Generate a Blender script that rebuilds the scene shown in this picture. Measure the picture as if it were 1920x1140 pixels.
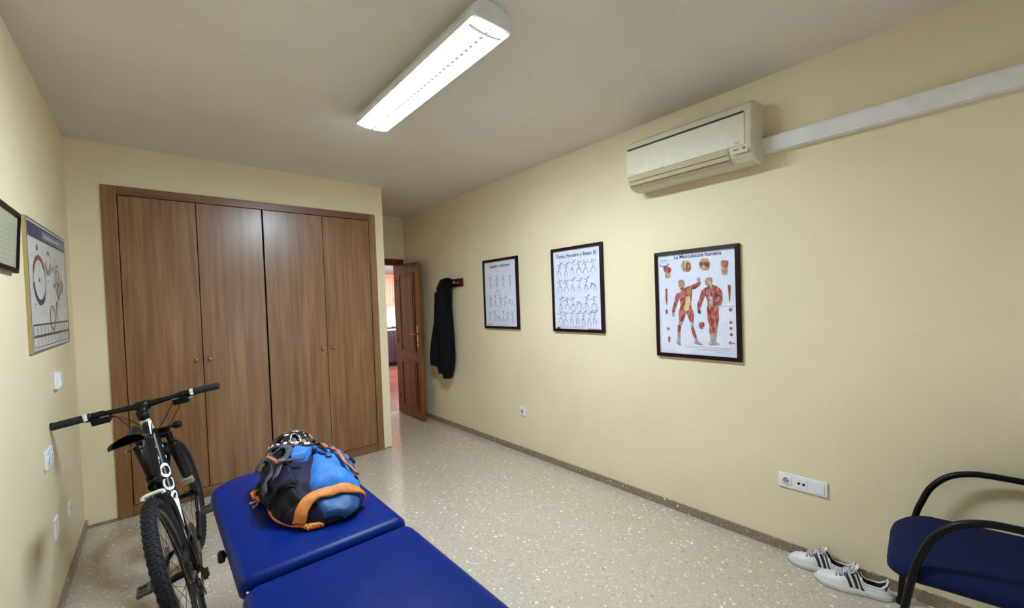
import bpy, math, random
from math import pi, sin, cos, radians, sqrt
from mathutils import Vector as V, Matrix, noise
random.seed(7)
scene = bpy.context.scene
for o in list(bpy.data.objects): bpy.data.objects.remove(o)

# ------------------------------------------------------------ camera
F_PX, YAW, PITCH, ROLL = 789.9, .7516, -.0217, -.0343
fw = V((sin(YAW)*cos(PITCH), cos(YAW)*cos(PITCH), sin(PITCH)))
rt = V((cos(YAW), -sin(YAW), 0)); up = rt.cross(fw)
r2 = cos(ROLL)*rt + sin(ROLL)*up; u2 = -sin(ROLL)*rt + cos(ROLL)*up
cd = bpy.data.cameras.new('camera'); co = bpy.data.objects.new('camera', cd)
scene.collection.objects.link(co)
M = Matrix((r2, u2, -fw)).transposed().to_4x4(); M.translation = V((0, 0, 1.46)); co.matrix_world = M
cd.sensor_width = 36; cd.lens = F_PX/1920*36; cd.shift_x = -65.3/1920; cd.shift_y = 11.1/1920
cd.clip_start = .02; cd.clip_end = 100
scene.camera = co

# ------------------------------------------------------------ room dimensions
XL, XR, YW, YB, H, YS = -.396, 2.5655, 4.294, 5.597, 2.674, -1.7
XC = 1.755                                    # corner of the wardrobe wall

# ------------------------------------------------------------ world, exposure, daylight
w = bpy.data.worlds.new('world'); scene.world = w; w.use_nodes = True
w.node_tree.nodes['Background'].inputs[0].default_value = (.80, .90, 1.0, 1)
w.node_tree.nodes['Background'].inputs[1].default_value = .55
scene.view_settings.view_transform = 'Standard'; scene.view_settings.look = 'None'
scene.view_settings.exposure = 0.52; scene.view_settings.gamma = 1
scene.view_settings.use_curve_mapping = False
LAMP = 80.0
def area(name, loc, rot, sx, sy, power, col, spread=180):
    l = bpy.data.lights.new(name, 'AREA'); l.shape = 'RECTANGLE'; l.size = sx; l.size_y = sy
    l.energy = power; l.color = col; l.spread = radians(spread)
    o = bpy.data.objects.new(name, l); scene.collection.objects.link(o); o.location = loc; o.rotation_euler = rot
    return o
# daylight of the balcony door behind the camera and of the kitchen window
area('daylight', (1.45, YS-.12, 1.0), (radians(76), 0, 0), 1.2, 1.5, 9, (.80, .91, 1.0), 150)
area('kitchen_daylight', (5.4, 8.6, 1.5), (0, radians(90), 0), 1.2, 1.4, 110, (.90, .92, 1.0))

# ------------------------------------------------------------ materials
MATS = {}
def mat(name, col, rough=.5, metal=0, coat=0, bump=None, var=None, spec=.5, sheen=0, mapping=None):
    """var=(scale, amount) colour noise; bump=(scale, strength)"""
    if name in MATS: return MATS[name]
    m = bpy.data.materials.new(name); m.use_nodes = True; nt = m.node_tree; b = nt.nodes['Principled BSDF']
    b.inputs['Base Color'].default_value = (*col, 1); b.inputs['Roughness'].default_value = rough
    b.inputs['Metallic'].default_value = metal; b.inputs['Coat Weight'].default_value = coat
    b.inputs['Coat Roughness'].default_value = .08
    b.inputs['Specular IOR Level'].default_value = spec; b.inputs['Sheen Weight'].default_value = sheen
    tc = nt.nodes.new('ShaderNodeTexCoord')
    vec = tc.outputs['Object']
    if mapping:
        mp = nt.nodes.new('ShaderNodeMapping'); mp.inputs['Scale'].default_value = mapping
        nt.links.new(vec, mp.inputs[0]); vec = mp.outputs[0]
    var = var or (14, .06)
    n = nt.nodes.new('ShaderNodeTexNoise'); n.inputs['Scale'].default_value = var[0]; n.inputs['Detail'].default_value = 4
    nt.links.new(vec, n.inputs['Vector'])
    r = nt.nodes.new('ShaderNodeMapRange'); r.inputs[1].default_value = .3; r.inputs[2].default_value = .7
    r.inputs[3].default_value = 1-var[1]; r.inputs[4].default_value = 1+var[1]*.6
    nt.links.new(n.outputs[0], r.inputs[0])
    mx = nt.nodes.new('ShaderNodeVectorMath'); mx.operation = 'SCALE'; mx.inputs[0].default_value = col
    nt.links.new(r.outputs[0], mx.inputs['Scale']); nt.links.new(mx.outputs[0], b.inputs['Base Color'])
    if bump:
        n2 = nt.nodes.new('ShaderNodeTexNoise'); n2.inputs['Scale'].default_value = bump[0]; n2.inputs['Detail'].default_value = 5
        nt.links.new(vec, n2.inputs['Vector'])
        bp = nt.nodes.new('ShaderNodeBump'); bp.inputs['Strength'].default_value = bump[1]; bp.inputs['Distance'].default_value = .01
        nt.links.new(n2.outputs[0], bp.inputs['Height']); nt.links.new(bp.outputs[0], b.inputs['Normal'])
    MATS[name] = m
    return m

def ramp(nt, stops, interp='LINEAR'):
    r = nt.nodes.new('ShaderNodeValToRGB'); cr = r.color_ramp; cr.interpolation = interp
    while len(cr.elements) < len(stops): cr.elements.new(.5)
    for e, (p, c) in zip(cr.elements, stops): e.position = p; e.color = (*c, 1)
    return r

def wood_mat(name, dark, mid, light, rough=.3, axis=2, coat=.2, grain=28, spec=.5):
    m = bpy.data.materials.new(name); m.use_nodes = True; nt = m.node_tree; b = nt.nodes['Principled BSDF']
    tc = nt.nodes.new('ShaderNodeTexCoord'); mp = nt.nodes.new('ShaderNodeMapping')
    s = [grain]*3; s[axis] = grain*.045; mp.inputs['Scale'].default_value = s
    nt.links.new(tc.outputs['Object'], mp.inputs[0])
    n = nt.nodes.new('ShaderNodeTexNoise'); n.inputs['Scale'].default_value = 1; n.inputs['Detail'].default_value = 7; n.inputs['Roughness'].default_value = .6
    n.inputs['Distortion'].default_value = .5
    nt.links.new(mp.outputs[0], n.inputs['Vector'])
    mp2 = nt.nodes.new('ShaderNodeMapping'); s = [3.2]*3; s[axis] = .5; mp2.inputs['Scale'].default_value = s
    nt.links.new(tc.outputs['Object'], mp2.inputs[0])
    wv = nt.nodes.new('ShaderNodeTexNoise'); wv.inputs['Scale'].default_value = 1.3; wv.inputs['Detail'].default_value = 1
    nt.links.new(mp2.outputs[0], wv.inputs['Vector'])
    ml = nt.nodes.new('ShaderNodeMath'); ml.operation = 'MULTIPLY'; ml.inputs[1].default_value = 22
    nt.links.new(wv.outputs[0], ml.inputs[0])
    sn = nt.nodes.new('ShaderNodeMath'); sn.operation = 'SINE'; nt.links.new(ml.outputs[0], sn.inputs[0])
    ad = nt.nodes.new('ShaderNodeMath'); ad.operation = 'MULTIPLY_ADD'; ad.inputs[1].default_value = .045
    nt.links.new(sn.outputs[0], ad.inputs[0]); nt.links.new(n.outputs[0], ad.inputs[2])
    r = ramp(nt, [(.3, dark), (.5, mid), (.68, light)])
    nt.links.new(ad.outputs[0], r.inputs[0]); nt.links.new(r.outputs[0], b.inputs['Base Color'])
    b.inputs['Roughness'].default_value = rough; b.inputs['Coat Weight'].default_value = coat; b.inputs['Coat Roughness'].default_value = .24; b.inputs['Specular IOR Level'].default_value = spec
    bp = nt.nodes.new('ShaderNodeBump'); bp.inputs['Strength'].default_value = .08; bp.inputs['Distance'].default_value = .004
    nt.links.new(n.outputs[0], bp.inputs['Height']); nt.links.new(bp.outputs[0], b.inputs['Normal'])
    MATS[name] = m; return m

def wall_mat(name, col):
    m = bpy.data.materials.new(name); m.use_nodes = True; nt = m.node_tree; b = nt.nodes['Principled BSDF']
    tc = nt.nodes.new('ShaderNodeTexCoord')
    n = nt.nodes.new('ShaderNodeTexNoise'); n.inputs['Scale'].default_value = 1.7; n.inputs['Detail'].default_value = 5
    nt.links.new(tc.outputs['Object'], n.inputs['Vector'])
    a = tuple(c*.955 for c in col); d = tuple(min(1, c*1.03) for c in col)
    r = ramp(nt, [(.3, a), (.7, d)]); nt.links.new(n.outputs[0], r.inputs[0]); nt.links.new(r.outputs[0], b.inputs['Base Color'])
    b.inputs['Roughness'].default_value = .62; b.inputs['Specular IOR Level'].default_value = .35
    n2 = nt.nodes.new('ShaderNodeTexNoise'); n2.inputs['Scale'].default_value = 60; n2.inputs['Detail'].default_value = 4
    nt.links.new(tc.outputs['Object'], n2.inputs['Vector'])
    bp = nt.nodes.new('ShaderNodeBump'); bp.inputs['Strength'].default_value = .10; bp.inputs['Distance'].default_value = .01
    nt.links.new(n2.outputs[0], bp.inputs['Height']); nt.links.new(bp.outputs[0], b.inputs['Normal'])
    MATS[name] = m; return m

def terrazzo(name, base, dark, light, rough=.14, scale=1.0, gain=1.0):
    m = bpy.data.materials.new(name); m.use_nodes = True; nt = m.node_tree; b = nt.nodes['Principled BSDF']
    tc = nt.nodes.new('ShaderNodeTexCoord')
    nz = nt.nodes.new('ShaderNodeTexNoise'); nz.inputs['Scale'].default_value = 30; nz.inputs['Detail'].default_value = 2
    nt.links.new(tc.outputs['Object'], nz.inputs['Vector'])
    mxv = nt.nodes.new('ShaderNodeVectorMath'); mxv.operation = 'SCALE'; mxv.inputs['Scale'].default_value = .03
    nt.links.new(nz.outputs['Color'], mxv.inputs[0])
    adv = nt.nodes.new('ShaderNodeVectorMath'); adv.operation = 'ADD'
    nt.links.new(tc.outputs['Object'], adv.inputs[0]); nt.links.new(mxv.outputs[0], adv.inputs[1])
    g = lambda c: tuple(x*gain for x in c)
    n0 = nt.nodes.new('ShaderNodeTexNoise'); n0.inputs['Scale'].default_value = 130*scale; n0.inputs['Detail'].default_value = 3
    nt.links.new(tc.outputs['Object'], n0.inputs['Vector'])
    r0 = ramp(nt, [(.35, g(dark)), (.6, g(base))]); nt.links.new(n0.outputs[0], r0.inputs[0])
    cur = r0.outputs[0]
    for sc, th, stops in ((62*scale, .36, [(0, dark), (.22, base), (.5, light), (.8, (.72, .67, .59)), (.93, (.38, .28, .20))]),
                          (34*scale, .27, [(0, base), (.35, light), (.62, (.79, .74, .67)), (.86, (.46, .36, .28))])):
        vo = nt.nodes.new('ShaderNodeTexVoronoi'); vo.inputs['Scale'].default_value = sc
        nt.links.new(adv.outputs[0], vo.inputs['Vector'])
        rr = ramp(nt, [(p, g(c)) for p, c in stops], 'CONSTANT')
        sp = nt.nodes.new('ShaderNodeSeparateColor'); nt.links.new(vo.outputs['Color'], sp.inputs[0]); nt.links.new(sp.outputs[0], rr.inputs[0])
        # chip size varies with the cell
        lt = nt.nodes.new('ShaderNodeMath'); lt.operation = 'MULTIPLY_ADD'; lt.inputs[1].default_value = th*.9; lt.inputs[2].default_value = th*.35
        nt.links.new(sp.outputs[1], lt.inputs[0])
        cm = nt.nodes.new('ShaderNodeMath'); cm.operation = 'LESS_THAN'
        nt.links.new(vo.outputs['Distance'], cm.inputs[0]); nt.links.new(lt.outputs[0], cm.inputs[1])
        mx = nt.nodes.new('ShaderNodeMix'); mx.data_type = 'RGBA'
        nt.links.new(cm.outputs[0], mx.inputs[0]); nt.links.new(cur, mx.inputs[6]); nt.links.new(rr.outputs[0], mx.inputs[7])
        cur = mx.outputs[2]
    nt.links.new(cur, b.inputs['Base Color'])
    b.inputs['Roughness'].default_value = rough
    n3 = nt.nodes.new('ShaderNodeTexNoise'); n3.inputs['Scale'].default_value = 7; n3.inputs['Detail'].default_value = 3
    nt.links.new(tc.outputs['Object'], n3.inputs['Vector'])
    bp = nt.nodes.new('ShaderNodeBump'); bp.inputs['Strength'].default_value = .05; bp.inputs['Distance'].default_value = .02
    nt.links.new(n3.outputs[0], bp.inputs['Height']); nt.links.new(bp.outputs[0], b.inputs['Normal'])
    MATS[name] = m; return m

def tile_mat(name, c1, c2, grout, sx, sy, rough=.2):
    m = bpy.data.materials.new(name); m.use_nodes = True; nt = m.node_tree; b = nt.nodes['Principled BSDF']
    tc = nt.nodes.new('ShaderNodeTexCoord'); br = nt.nodes.new('ShaderNodeTexBrick'); br.offset = 0
    br.inputs['Color1'].default_value = (*c1, 1); br.inputs['Color2'].default_value = (*c2, 1); br.inputs['Mortar'].default_value = (*grout, 1)
    br.inputs['Scale'].default_value = 1; br.inputs['Brick Width'].default_value = sx; br.inputs['Row Height'].default_value = sy; br.inputs['Mortar Size'].default_value = .006
    nt.links.new(tc.outputs['Object'], br.inputs['Vector']); nt.links.new(br.outputs[0], b.inputs['Base Color'])
    b.inputs['Roughness'].default_value = rough
    MATS[name] = m; return m

def speckle_mat(name):
    m = bpy.data.materials.new(name); m.use_nodes = True; nt = m.node_tree; b = nt.nodes['Principled BSDF']
    tc = nt.nodes.new('ShaderNodeTexCoord'); n = nt.nodes.new('ShaderNodeTexVoronoi'); n.inputs['Scale'].default_value = 80
    nt.links.new(tc.outputs['Object'], n.inputs['Vector'])
    sp = nt.nodes.new('ShaderNodeSeparateColor'); nt.links.new(n.outputs['Color'], sp.inputs[0])
    r = ramp(nt, [(0, (.012, .012, .014)), (.5, (.30, .22, .17)), (.62, (.012, .012, .014)), (.78, (.74, .68, .62)), (.9, (.05, .04, .04))], 'CONSTANT')
    nt.links.new(sp.outputs[0], r.inputs[0]); nt.links.new(r.outputs[0], b.inputs['Base Color'])
    b.inputs['Roughness'].default_value = .22; b.inputs['Coat Weight'].default_value = .4
    MATS[name] = m; return m

def emit_mat(name, col, s, holes=False):
    m = bpy.data.materials.new(name); m.use_nodes = True; nt = m.node_tree; b = nt.nodes['Principled BSDF']
    b.inputs['Base Color'].default_value = (.6, .6, .62, 1); b.inputs['Roughness'].default_value = .3
    b.inputs['Emission Color'].default_value = (*col, 1); b.inputs['Emission Strength'].default_value = s
    if holes:   # louvre pattern: a row of slightly dimmer cells along the middle between the two tubes
        tc = nt.nodes.new('ShaderNodeTexCoord'); sp = nt.nodes.new('ShaderNodeSeparateXYZ'); nt.links.new(tc.outputs['Object'], sp.inputs[0])
        def mth(op, a, bb=None, cc=None):
            q = nt.nodes.new('ShaderNodeMath'); q.operation = op
            for i, x in enumerate((a, bb, cc)):
                if x is None: continue
                if isinstance(x, (int, float)): q.inputs[i].default_value = x
                else: nt.links.new(x, q.inputs[i])
            return q.outputs[0]
        ax = mth('ABSOLUTE', sp.outputs[0]); near = mth('LESS_THAN', ax, .008)
        fr = mth('FRACT', mth('MULTIPLY', sp.outputs[1], 26)); dash = mth('LESS_THAN', fr, .6)
        endm = mth('GREATER_THAN', mth('ABSOLUTE', sp.outputs[1]), .588)
        endx = mth('LESS_THAN', mth('ABSOLUTE', sp.outputs[1]), .606)
        dim = mth('MAXIMUM', mth('MULTIPLY', near, dash), mth('MULTIPLY', mth('MULTIPLY', endm, endx), mth('LESS_THAN', ax, .08)))
        st = mth('MULTIPLY_ADD', dim, -s+.12, s)
        nt.links.new(st, b.inputs['Emission Strength'])
    MATS[name] = m; return m

def muscle_mat(name, cols, scale=300):
    m = bpy.data.materials.new(name); m.use_nodes = True; nt = m.node_tree; b = nt.nodes['Principled BSDF']
    tc = nt.nodes.new('ShaderNodeTexCoord'); mp = nt.nodes.new('ShaderNodeMapping'); mp.inputs['Scale'].default_value = (1, 1, .45)
    mp.inputs['Rotation'].default_value = (.35, 0, 0)
    nt.links.new(tc.outputs['Object'], mp.inputs[0])
    n = nt.nodes.new('ShaderNodeTexNoise'); n.inputs['Scale'].default_value = scale; n.inputs['Detail'].default_value = 3
    nt.links.new(mp.outputs[0], n.inputs['Vector'])
    k = len(cols); r = ramp(nt, [(.34+.3*i/(k-1), c) for i, c in enumerate(cols)])
    nt.links.new(n.outputs[0], r.inputs[0]); nt.links.new(r.outputs[0], b.inputs['Base Color']); b.inputs['Roughness'].default_value = .35
    MATS[name] = m; return m

WALL = wall_mat('cream wall paint', (.80, .685, .475))
CEIL = wall_mat('white ceiling paint', (.74, .68, .62))
FLOOR = terrazzo('terrazzo floor', (.54, .455, .375), (.455, .375, .295), (.60, .525, .445))
SKIRT = terrazzo('terrazzo skirting', (.30, .225, .16), (.19, .13, .09), (.42, .34, .26), .3)
OAK = wood_mat('oak veneer', (.165, .070, .023), (.23, .107, .040), (.295, .15, .064), .34, 2, .35)
OAKH = wood_mat('oak veneer horizontal', (.135, .056, .020), (.185, .083, .033), (.235, .115, .052), .36, 0, .12)
CHERRY = wood_mat('varnished reddish door wood', (.075, .014, .003), (.145, .036, .006), (.20, .06, .011), .36, 2, .0, 20, .22)
CHERRYL = wood_mat('lighter varnished edge wood', (.15, .05, .010), (.26, .10, .020), (.33, .14, .03), .35, 2, .0, 20, .3)
MAHO = wood_mat('dark mahogany frame wood', (.008, .002, .002), (.014, .003, .003), (.024, .006, .005), .5, 2, 0, 40, .2)
RACKW = wood_mat('dark red rack wood', (.04, .006, .004), (.07, .011, .007), (.10, .018, .011), .4, 1, 0, 40, .3)
KWOOD = wood_mat('kitchen cabinet wood', (.42, .16, .08), (.52, .22, .12), (.60, .28, .16), .35, 2, .2)
BLACK = mat('black satin plastic', (.005, .005, .006), .42, spec=.25)
RUBBER = mat('tyre rubber', (.016, .017, .023), .7, var=(60, .3), bump=(300, .3), spec=.25)
GLOSSBLK = mat('black frame paint', (.005, .005, .006), .3, spec=.35)
BLKMETAL = mat('black tube metal', (.003, .003, .0035), .38, spec=.22)
WHITEP = mat('white paint', (.80, .80, .78), .3, coat=.4)
GREYMETAL = mat('grey metal', (.35, .35, .36), .3, metal=.9)
STEEL = mat('chrome steel', (.6, .6, .62), .18, metal=1)
BRONZE = mat('bronze brown metal', (.20, .085, .05), .4, metal=.2)
PAPER = mat('white poster paper', (.70, .71, .84), .3, coat=.2)
PAPER2 = mat('ivory chart paper', (.60, .57, .55), .4)
WPLAST = mat('white plastic', (.80, .80, .82), .35)
ACP = mat('aged ivory plastic', (.63, .565, .42), .42)
ACY = mat('yellowed louvre plastic', (.50, .41, .24), .45)
DARKH = mat('dark recess', (.03, .025, .02), .7)
TRUNK = mat('white trunking plastic', (.80, .77, .76), .4)
VINYL = mat('blue vinyl', (.0003, .0125, .140), .36, spec=.11, bump=(9, .10), var=(6, .1))
FABRIC = mat('dark blue chair fabric', (.003, .009, .055), .85, bump=(700, .2), var=(200, .25), spec=.2)
INK = mat('dark ink', (.04, .045, .06), .5)
PENCIL = mat('grey pencil ink', (.34, .36, .42), .6)
BRASS = mat('aged brass', (.45, .26, .10), .3, metal=.8)
'''MORE'''
# ------------------------------------------------------------ object helpers
COL = scene.collection
ROOT = {}
def tag(o, label=None, cat=None, group=None, kind=None):
    if label: o['label'] = label
    if cat: o['category'] = cat
    if group: o['group'] = group
    if kind: o['kind'] = kind
    return o
def thing(name, label, cat, loc=(0, 0, 0), mw=None, group=None):
    o = bpy.data.objects.new(name, None); COL.objects.link(o); o.empty_display_size = .05
    Mx = mw if mw is not None else Matrix.Translation(V(loc))
    o.matrix_world = Mx; ROOT[o.name] = Mx.inverted()
    return tag(o, label, cat, group)

class MB:
    def __init__(s): s.v = []; s.f = []; s.mi = []; s.m = 0; s.sm = []; s.smooth = True
    def add(s, vs, fs, smooth=None):
        b = len(s.v); s.v += [V(p) for p in vs]
        for f in fs: s.f.append([i+b for i in f]); s.mi.append(s.m); s.sm.append(s.smooth if smooth is None else smooth)
        return s
    def box(s, a, b):
        x0, y0, z0 = a; x1, y1, z1 = b
        if x0 > x1: x0, x1 = x1, x0
        if y0 > y1: y0, y1 = y1, y0
        if z0 > z1: z0, z1 = z1, z0
        return s.add([(x0,y0,z0),(x1,y0,z0),(x1,y1,z0),(x0,y1,z0),(x0,y0,z1),(x1,y0,z1),(x1,y1,z1),(x0,y1,z1)],
                     [(0,3,2,1),(4,5,6,7),(0,1,5,4),(1,2,6,5),(2,3,7,6),(3,0,4,7)], False)
    def obox(s, c, ax, ay, az):
        c, ax, ay, az = V(c), V(ax), V(ay), V(az)
        vs = [c+i*ax+j*ay+k*az for k in (-1, 1) for i, j in ((-1,-1),(1,-1),(1,1),(-1,1))]
        return s.add(vs, [(0,3,2,1),(4,5,6,7),(0,1,5,4),(1,2,6,5),(2,3,7,6),(3,0,4,7)], False)
    def loft(s, rings, cap=True, closed=True, loop=False, smooth=True):
        n = len(rings[0]); vs = [p for r in rings for p in r]; fs = []
        R = len(rings)
        for i in range(R if loop else R-1):
            a = i*n; b = ((i+1) % R)*n
            for j in range(n if closed else n-1):
                k = (j+1) % n; fs.append((a+j, a+k, b+k, b+j))
        base = len(s.v); s.add(vs, fs, smooth)
        if cap and not loop and closed:
            s.f.append([base+i for i in range(n)][::-1]); s.mi.append(s.m); s.sm.append(False)
            s.f.append([base+(R-1)*n+i for i in range(n)]); s.mi.append(s.m); s.sm.append(False)
        return s
    def tube(s, pts, r, n=10, loop=False, cap=True):
        pts = [V(p) for p in pts]; N = len(pts); rr = r if isinstance(r, (list, tuple)) else [r]*N
        rings = []; t0 = None; nn = None
        for i, p in enumerate(pts):
            if loop: t = (pts[(i+1) % N]-pts[i-1]).normalized()
            else: t = (pts[min(i+1, N-1)]-pts[max(i-1, 0)]).normalized()
            if nn is None:
                nn = t.cross(V((0, 0, 1)));
                if nn.length < .1: nn = t.cross(V((1, 0, 0)))
                nn.normalize()
            else:
                nn = (nn-t*nn.dot(t)).normalized()
            bb = t.cross(nn)
            rings.append([p+rr[i]*(cos(2*pi*k/n)*nn+sin(2*pi*k/n)*bb) for k in range(n)])
        return s.loft(rings, cap=cap, loop=loop)
    def lathe(s, c, axis, prof, n=24, cap=True, loop=False):
        """prof: list of (distance along axis, radius)"""
        c = V(c); a = V(axis).normalized(); x = a.orthogonal().normalized(); y = a.cross(x)
        rings = [[c+a*h+r*(cos(2*pi*k/n)*x+sin(2*pi*k/n)*y) for k in range(n)] for h, r in prof]
        return s.loft(rings, cap=cap, loop=loop)
    def grid(s, fn, nu, nv, smooth=True, wrap=False):
        vs = [fn(i/nu, j/nv) for i in range(nu+1) for j in range(nv+1)]
        fs = [(i*(nv+1)+j, i*(nv+1)+j+1, (i+1)*(nv+1)+j+1, (i+1)*(nv+1)+j) for i in range(nu) for j in range(nv)]
        return s.add(vs, fs, smooth)
    def poly(s, pts, thick=None):
        s.add(pts, [list(range(len(pts)))], False)
        return s
    def sphere(s, c, r, nu=12, nv=8):
        c = V(c); rx, ry, rz = r if isinstance(r, (tuple, list)) else (r, r, r)
        rings = [[c+V((rx*sin(pi*i/nv)*cos(2*pi*j/nu), ry*sin(pi*i/nv)*sin(2*pi*j/nu), rz*cos(pi*i/nv))) for j in range(nu)] for i in range(1, nv)]
        b = len(s.v); s.loft(rings[::-1], cap=False)
        e = len(s.v); s.add([c+V((0, 0, rz)), c-V((0, 0, rz))], [])
        R = nv-1
        for j in range(nu):
            k = (j+1) % nu
            s.f.append([b+(R-1)*nu+j, b+(R-1)*nu+k, e]); s.f.append([b+k, b+j, e+1]); s.mi += [s.m]*2; s.sm += [True]*2
        return s

def obj(name, mb, mats, parent=None, bevel=0, seg=2, loc=None, label=None, local=False, solid=0, subd=0, weld=False):
    """parent: thing or part; mesh coordinates are given in world space unless local=True"""
    if not isinstance(mats, (list, tuple)): mats = [mats]
    top = parent
    while top is not None and top.parent is not None: top = top.parent
    if local: inv = Matrix.Identity(4)
    elif top is not None: inv = ROOT[top.name]
    elif loc is not None: inv = Matrix.Translation(-V(loc))
    else: inv = Matrix.Identity(4)
    me = bpy.data.meshes.new(name)
    me.from_pydata([inv @ p for p in mb.v], [], mb.f)
    for m in mats: me.materials.append(m)
    me.polygons.foreach_set('material_index', mb.mi); me.polygons.foreach_set('use_smooth', mb.sm); me.update()
    o = bpy.data.objects.new(name, me); COL.objects.link(o)
    if parent is not None: o.parent = parent
    elif loc is not None: o.location = loc; ROOT[o.name] = inv
    else: ROOT[o.name] = inv
    if weld: md = o.modifiers.new('weld', 'WELD'); md.merge_threshold = .0002
    if subd: md = o.modifiers.new('subsurf', 'SUBSURF'); md.levels = subd; md.render_levels = subd
    if solid: md = o.modifiers.new('solidify', 'SOLIDIFY'); md.thickness = solid; md.offset = -1
    if bevel:
        md = o.modifiers.new('bevel', 'BEVEL'); md.width = bevel; md.segments = seg; md.limit_method = 'ANGLE'; md.angle_limit = radians(40)
        md.harden_normals = False
    if label: o['label'] = label
    return o
def box(a, b): return MB().box(a, b)
def struct(name, mb, m, parent=None, **k):
    o = obj(name, mb, m, parent, **k)
    if parent is None: o['kind'] = 'structure'
    return o
def arc(c, a, b, r, t0, t1, n):
    c, a, b = V(c), V(a), V(b)
    return [c+r*(cos(t0+(t1-t0)*i/n)*a+sin(t0+(t1-t0)*i/n)*b) for i in range(n+1)]
def smoothpath(pts, k=6):
    """Catmull-Rom through points"""
    P = [V(p) for p in pts]; P = [2*P[0]-P[1]]+P+[2*P[-1]-P[-2]]; out = []
    for i in range(1, len(P)-2):
        for j in range(k):
            t = j/k; a, b, c, d = P[i-1:i+3]
            out.append(.5*((2*b)+(c-a)*t+(2*a-5*b+4*c-d)*t*t+(3*b-a-3*c+d)*t**3))
    out.append(P[-2]); return out
def text_mb(mb, body, size, place, bold=0, align='LEFT', xscale=1):
    cu = bpy.data.curves.new('t', 'FONT'); cu.body = body; cu.size = size; cu.align_x = align; cu.offset = bold; cu.resolution_u = 3
    o = bpy.data.objects.new('t', cu); COL.objects.link(o)
    dg = bpy.context.evaluated_depsgraph_get(); me = bpy.data.meshes.new_from_object(o.evaluated_get(dg))
    mb.add([place(v.co.x*xscale, v.co.y) for v in me.vertices], [list(p.vertices) for p in me.polygons], False)
    bpy.data.objects.remove(o); bpy.data.curves.remove(cu); bpy.data.meshes.remove(me)
    return mb
def stroke(mb, place, pts, w):
    """flat ribbon along (u,v) points"""
    for (a, b), (c, d) in zip(pts, pts[1:]):
        dx, dy = c-a, d-b; L = sqrt(dx*dx+dy*dy) or 1; nx, ny = -dy/L*w/2, dx/L*w/2
        mb.add([place(a-nx, b-ny), place(c-nx, d-ny), place(c+nx, d+ny), place(a+nx, b+ny)], [(0, 1, 2, 3)], False)

# ================================================================ ROOM
T = .12
struct('floor', box((XL-T, YS-T, -.1), (XR+T, YB+.13, 0)), FLOOR)
struct('ceiling', box((XL-T, YS-T, H), (XR+T, YB+T, H+.12)), CEIL)
struct('wall_left', box((XL-T, YS-T, 0), (XL, YW+.72, H)), WALL)
struct('wall_right', box((XR, YS-T, 0), (XR+T, YB+.13, H)), WALL)
# wall around the fitted wardrobe: opening x -.232..1.672, z 0..2.385
WX0, WX1, WH = -.236, 1.672, 2.385
m = MB().box((XL, YW, 0), (WX0+.005, YW+.10, H)).box((WX0+.005, YW, WH-.005), (WX1-.005, YW+.10, H)).box((WX1-.005, YW, 0), (XC, YW+.10, H))
m.box((XC-.08, YW+.1, 0), (XC, YB, H))
struct('wall_front', m, WALL)
struct('wall_recess', box((XL, YW+.62, 0), (XC-.08, YW+.70, H)), WALL)
# wall with the doorway: opening x 1.80..2.47
DX0, DX1, DH = 1.79, 2.475, 2.035
m = MB().box((XC-.05, YB, 0), (DX0, YB+.12, H)).box((DX0, YB, DH), (DX1, YB+.12, H)).box((DX1, YB, 0), (XR, YB+.12, H))
struct('wall_back', m, WALL)
# balcony-door wall behind the camera
m = MB().box((XL, YS-T, 0), (.85, YS, H)).box((2.05, YS-T, 0), (XR, YS, H)).box((.85, YS-T, 1.85), (2.05, YS, H)).box((.85, YS-T, 0), (2.05, YS, .12))
struct('wall_rear', m, WALL)
m = MB()
for a, b in (((.85, .12), (.91, 1.85)), ((1.99, .12), (2.05, 1.85)), ((.91, .12), (1.99, .18)), ((.91, 1.79), (1.99, 1.85)), ((1.42, .18), (1.48, 1.79))):
    m.box((a[0], YS-.09, a[1]), (b[0], YS-.03, b[1]))
win = struct('window_1', m, WPLAST)
# kitchen beyond the doorway
struct('floor_2', box((1.2, YB+.13, -.1), (6.0, 10.8, 0)), tile_mat('reddish kitchen tiles', (.36, .12, .075), (.44, .17, .11), (.24, .12, .09), .25, .25))
struct('ceiling_2', box((1.2, YB+T, H), (6.0, 10.8, H+.1)), CEIL)
KT = tile_mat('pale lilac kitchen wall tiles', (.66, .64, .72), (.70, .68, .76), (.5, .48, .54), .2, .2, .2)
struct('wall_kitchen_far', box((1.2, 10.6, 0), (6.0, 10.8, H)), KT)
struct('wall_kitchen_left', box((1.1, YB+.12, 0), (1.2, 10.8, H)), WALL)
struct('wall_kitchen_right', MB().box((5.5, YB+.12, 0), (6.0, 7.9, H)).box((5.5, 9.3, 0), (6.0, 10.8, H)).box((5.5, 7.9, 0), (6.0, 9.3, .9)).box((5.5, 7.9, 2.1), (6.0, 9.3, H)), WALL)
struct('wall_kitchen_near', box((XR+T, YB, 0), (6.0, YB+.12, H)), WALL)
m = MB()
for a, b in (((7.9, .9), (7.96, 2.1)), ((9.24, .9), (9.3, 2.1)), ((7.96, .9), (9.24, .96)), ((7.96, 2.04), (9.24, 2.1))):
    m.box((5.52, a[0], a[1]), (5.58, b[0], b[1]))
struct('window_2', m, WPLAST)
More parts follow.
